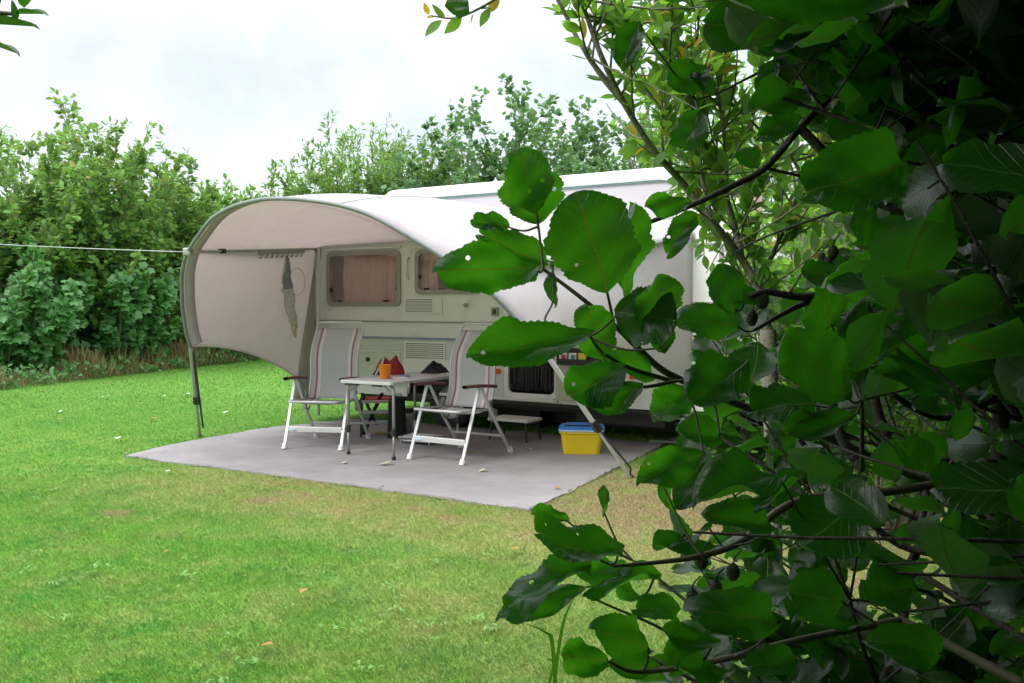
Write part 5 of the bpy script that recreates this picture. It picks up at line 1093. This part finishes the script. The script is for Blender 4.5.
def pet(q):                                  # nearest node of a branch in the same region for a petiole
    best = None
    for l in brl:
        d = np.linalg.norm(l - q, axis=1); i = d.argmin()
        if best is None or d[i] < best[0]: best = (d[i], l[i])
    return best
for si, (x0, x1, y0, y1) in enumerate(SPR):
    ok = (cxs >= x0) & (cxs < x1) & (cys >= y0) & (cys < y1) & ~used; 
    if si == len(SPR) - 1: ok |= ~used & ~ok
    used |= ok; idx = np.where(ok)[0]
    ll = [brl[i] - ALB for i, b in enumerate(BR) if b[3] == si]; lr = [(b[1], b[2]) for b in BR if b[3] == si]
    for l0 in list(ll):                      # a branch that starts free is joined to the nearest stem
        s0 = l0[0] + ALB
        if all(l1 is l0 or np.linalg.norm(l1 - l0[0], axis=1).min() > .03 for l1 in ll):
            n0 = STP[np.linalg.norm(STP - s0, axis=1).argmin()] if l0 is ll[0] or si < 2 else (ll[0] + ALB)[np.linalg.norm(ll[0] + ALB - s0, axis=1).argmin()]; ll.append(catmull([n0, n0 * .5 + s0 * .5 + np.array([0, 0, -.05]), s0], 6) - ALB); lr.append((.006, .005))
    for i in idx:
        d, n0 = pet(hb[i])
        if d > .012 and d < .17: ll.append(catmull([n0, (n0 + hb[i]) / 2 + np.array([0, 0, -.004]), hb[i] + norm(ht[i] - hb[i]) * .004], 4) - ALB); lr.append((.0013, .0009))
    bo = tubes_mesh('branch', ll, lr, M['twig'] if si < 2 else M['dark_bark'], al, 7)
    vs_all = []; f_all = []; c_all = []; uv_all = []; r_all = []; o_ = 0
    for i in idx:
        tv, tf, tuv = t_alder(44, 14, .5, .06 + .22 * rng.random(), rng.normal(0, .2), .06 + .05 * rng.random(), True, int(i) + 11, .10, .02)
        ax = norm(ht[i] - hb[i]); x = norm(np.cross(ax, hn[i])); n_ = np.cross(x, ax)
        V = hb[i] - ALB + hl[i] * (tv[:, 0:1] * hw[i] * x + tv[:, 1:2] * ax + tv[:, 2:3] * n_)
        vs_all.append(V); f_all.append(np.array(tf).ravel() + o_); c_all.append(np.full(len(tf), 4)); uv_all.append(tuv); r_all.append(np.full(len(tv), rng.random())); o_ += len(tv)
    np_mesh('leaves', np.concatenate(vs_all), np.concatenate(f_all), np.concatenate(c_all), M['alder'] if si < 2 else M['alder_shaded'], bo, {'rnd': np.concatenate(r_all)}, np.concatenate(uv_all))  # right-hand sprays take the leaf copy with shade in its colour
# cones
for (px, py, d, r) in ((702, 561, .86, .0062), (733, 572, .87, .0068), (716, 588, .86, .0062), (692, 596, .85, .006), (833, 252, 1.05, .0065), (828, 264, 1.05, .0065), (828, 276, 1.05, .0065), (762, 300, 1.0, .008), (752, 318, 1.0, .007), (822, 258, 1.06, .005)):
    p = at(px, py, d) - ALB; mb = MB(); prof = []
    for i in range(11):
        u = i / 10; prof.append((r * 1.05 * max(.02, math.sin(PI * (.04 + .93 * u))) ** .6 * (1.0 if i % 2 else .86), (u - .5) * r * 2.6))
    mb.lathe(prof, tuple(p), 12); mb.tube([p + (0, 0, r * 1.2), p + (.002, 0, r * 2.2), p + (.008, 0, r * 3.2)], .0008, 5); mb.build('cone', M['cone'], al, smooth=True)
# mass of the bush and the added shading thicket: stems, side branches, twigs, leaves
tw_lines = []; tw_r = []; LP = []; LA = []; LN = []
def ok_pts(P, marg=0):
    x, y, d = proj(P); near = np.linalg.norm(P - CAM, axis=1) < .62
    inframe = (d > .05) & (x > -60) & (x < 1084) & (y > -60) & (y < 743)
    hero = inframe & (d < .95) & (x < 800) & (rng.random(len(P)) < .4)
    return ~((d > .05) & pip(x, y, CLEAR_AL)) & ~near & ~hero & ((P[:, 0] > .12) | (P[:, 1] < -.25) | ((P[:, 0] < -1.0) & (P[:, 1] < 1.0)) | ((y < -70) & (P[:, 0] > -.75) & (P[:, 2] > 1.9))) & (P[:, 2] > .03)
def twig(q, d, Ln):
    S = curve_shoot(q, d, Ln, 5, .35, .22); ok = ok_pts(S)
    k = len(S) if ok.all() else int(np.argmin(ok))
    if k < 3: return
    S = S[:k]; tw_lines.append(S); tw_r.append((.0022, .001))
    m = max(3, int(Ln * k / 6 / .030)); u = np.linspace(.1, 1, m) + rng.normal(0, .03, m); qq, dd = sample(S, np.clip(u, 0, 1)); o = rng.normal(0, 1, (m, 3)); o[:, 2] *= .5; o -= dd * np.sum(o * dd, 1)[:, None]; o = norm(o)
    LP.append(qq + o * .012); LA.append(norm(dd * .6 + o + np.array([0, 0, -.15]))); LN.append(np.array([0, 0, 1.0]) + rng.normal(0, .5, (m, 3)))
STEMS = STEM0
for si, (sx, sy, lx, ly) in enumerate(STEMS):
    P = stem_lines[si]; behind = sy < .2 or si >= len(STEMS) - len(SHADE_LIMBS)
    for k in range(26 if behind else 40):
        tt = .06 + .92 * rng.random() ** (.75 if not behind else .9); q, t = sample(P, np.array([tt])); a = rng.random() * 2 * PI
        d = np.array([math.cos(a), math.sin(a), .3]); Ln = (.45 + .6 * rng.random()) * (1.15 - .45 * tt); S = curve_shoot(q[0], d, Ln, 8, .3, .2); ok = ok_pts(S); kk = len(S) if ok.all() else int(np.argmin(ok))
        if kk < 4: continue
        S = S[:kk]; tw_lines.append(S); tw_r.append((.006, .002))
        x, y, dd_ = proj(S[kk // 2:kk // 2 + 1]); gap = (dd_[0] > 0) and 850 < x[0] < 1060 and 400 < y[0] < 660
        for j in range(3 if gap else 15 if not behind else 6):
            q2, t2 = sample(S, np.array([.2 + .8 * rng.random()])); twig(q2[0], t2[0] * .7 + rng.normal(0, .6, 3), .16 + .24 * rng.random())
tubes_mesh('trunk', [l - ALB for l in stem_lines], stem_r, M['dark_bark'], al, 8)
keepi = []
for i_, l_ in enumerate(tw_lines):
    x, y, d = proj(l_[len(l_) // 2:len(l_) // 2 + 1]); keepi.append(not (d[0] > 0 and 820 < x[0] < 1060 and 380 < y[0] < 700 and rng.random() < .45))
tw_r = [r_ for r_, k_ in zip(tw_r, keepi) if k_]; tw_lines = [l_ for l_, k_ in zip(tw_lines, keepi) if k_]
tubes_mesh('twigs', [l - ALB for l in tw_lines], tw_r, M['dark_bark'], al, 5)
LP = np.concatenate(LP); LA = np.concatenate(LA); LN = np.concatenate(LN); ok = ok_pts(LP)
tip = LP + LA * .07; ok &= ok_pts(tip)
x, y, d = proj(LP); gap = (d > 0) & (x > 850) & (x < 1040) & (y > 395) & (y < 660) & (rng.random(len(LP)) < .74); ok &= ~gap
LP, LA, LN = LP[ok], LA[ok], LN[ok]
print('ALDER LEAVES', len(LP))
leaves_mesh('crown', t_alder(10, 6, .43, .16, .06, .08, True, 3, .08, .012), LP - ALB, LA, LN, np.where(LP[:, 1] < .2, .115, .046 + .032 * rng.random(len(LP))), M['alder_shaded'], al, wid=.85 + .3 * rng.random(len(LP)), bend=rng.normal(0, .15, len(LP)))
# long grass stalks that stand in front of the bush's lower leaves
gr = empty('tall_grass_tuft', tuple(at(545, 760, 1.15) * np.array([1, 1, 0]))); GB = np.array(gr.location); tag(gr, 'a few long bright grass blades standing below the hanging alder leaves', 'grass tuft')
GL = [((545, 760, 1.15), (560, 640, 1.15), (570, 605, 1.15), (577, 596, 1.14)), ((560, 760, 1.1), (553, 650, 1.1), (545, 632, 1.1), (520, 622, 1.1)), ((530, 780, 1.2), (548, 690, 1.2), (552, 660, 1.2), (522, 668, 1.2))]
mb = MB()
for gl_ in GL:
    P = px_line(gl_, 5)
    mb.grid(lambda u, v: P[int(round(u * (len(P) - 1)))] - GB + np.array([1, .4, .3]) * (.005 * (v - .5) * (1 - u ** 3)), len(P) - 1, 2)
M['tuft'] = leafmat('tall_grass', (0.06, 0.2, 0.02), (0.1, 0.26, 0.03), (0.15, 0.45, 0.02), .4)
mb.build('blade', M['tuft'], gr, smooth=True)

# ------------------------------------------------------------------ view
scene.view_settings.view_transform = 'Standard'; scene.view_settings.look = 'None'; scene.view_settings.gamma = 1; scene.view_settings.use_curve_mapping = False
scene.view_settings.exposure = 0.62
scene.render.engine = 'CYCLES'
cy_ = scene.cycles; cy_.use_denoising = True; cy_.max_bounces = 8; cy_.transparent_max_bounces = 10; cy_.diffuse_bounces = 4; cy_.transmission_bounces = 5; cy_.sample_clamp_indirect = 6; cy_.use_adaptive_sampling = True; cy_.adaptive_threshold = 0.02
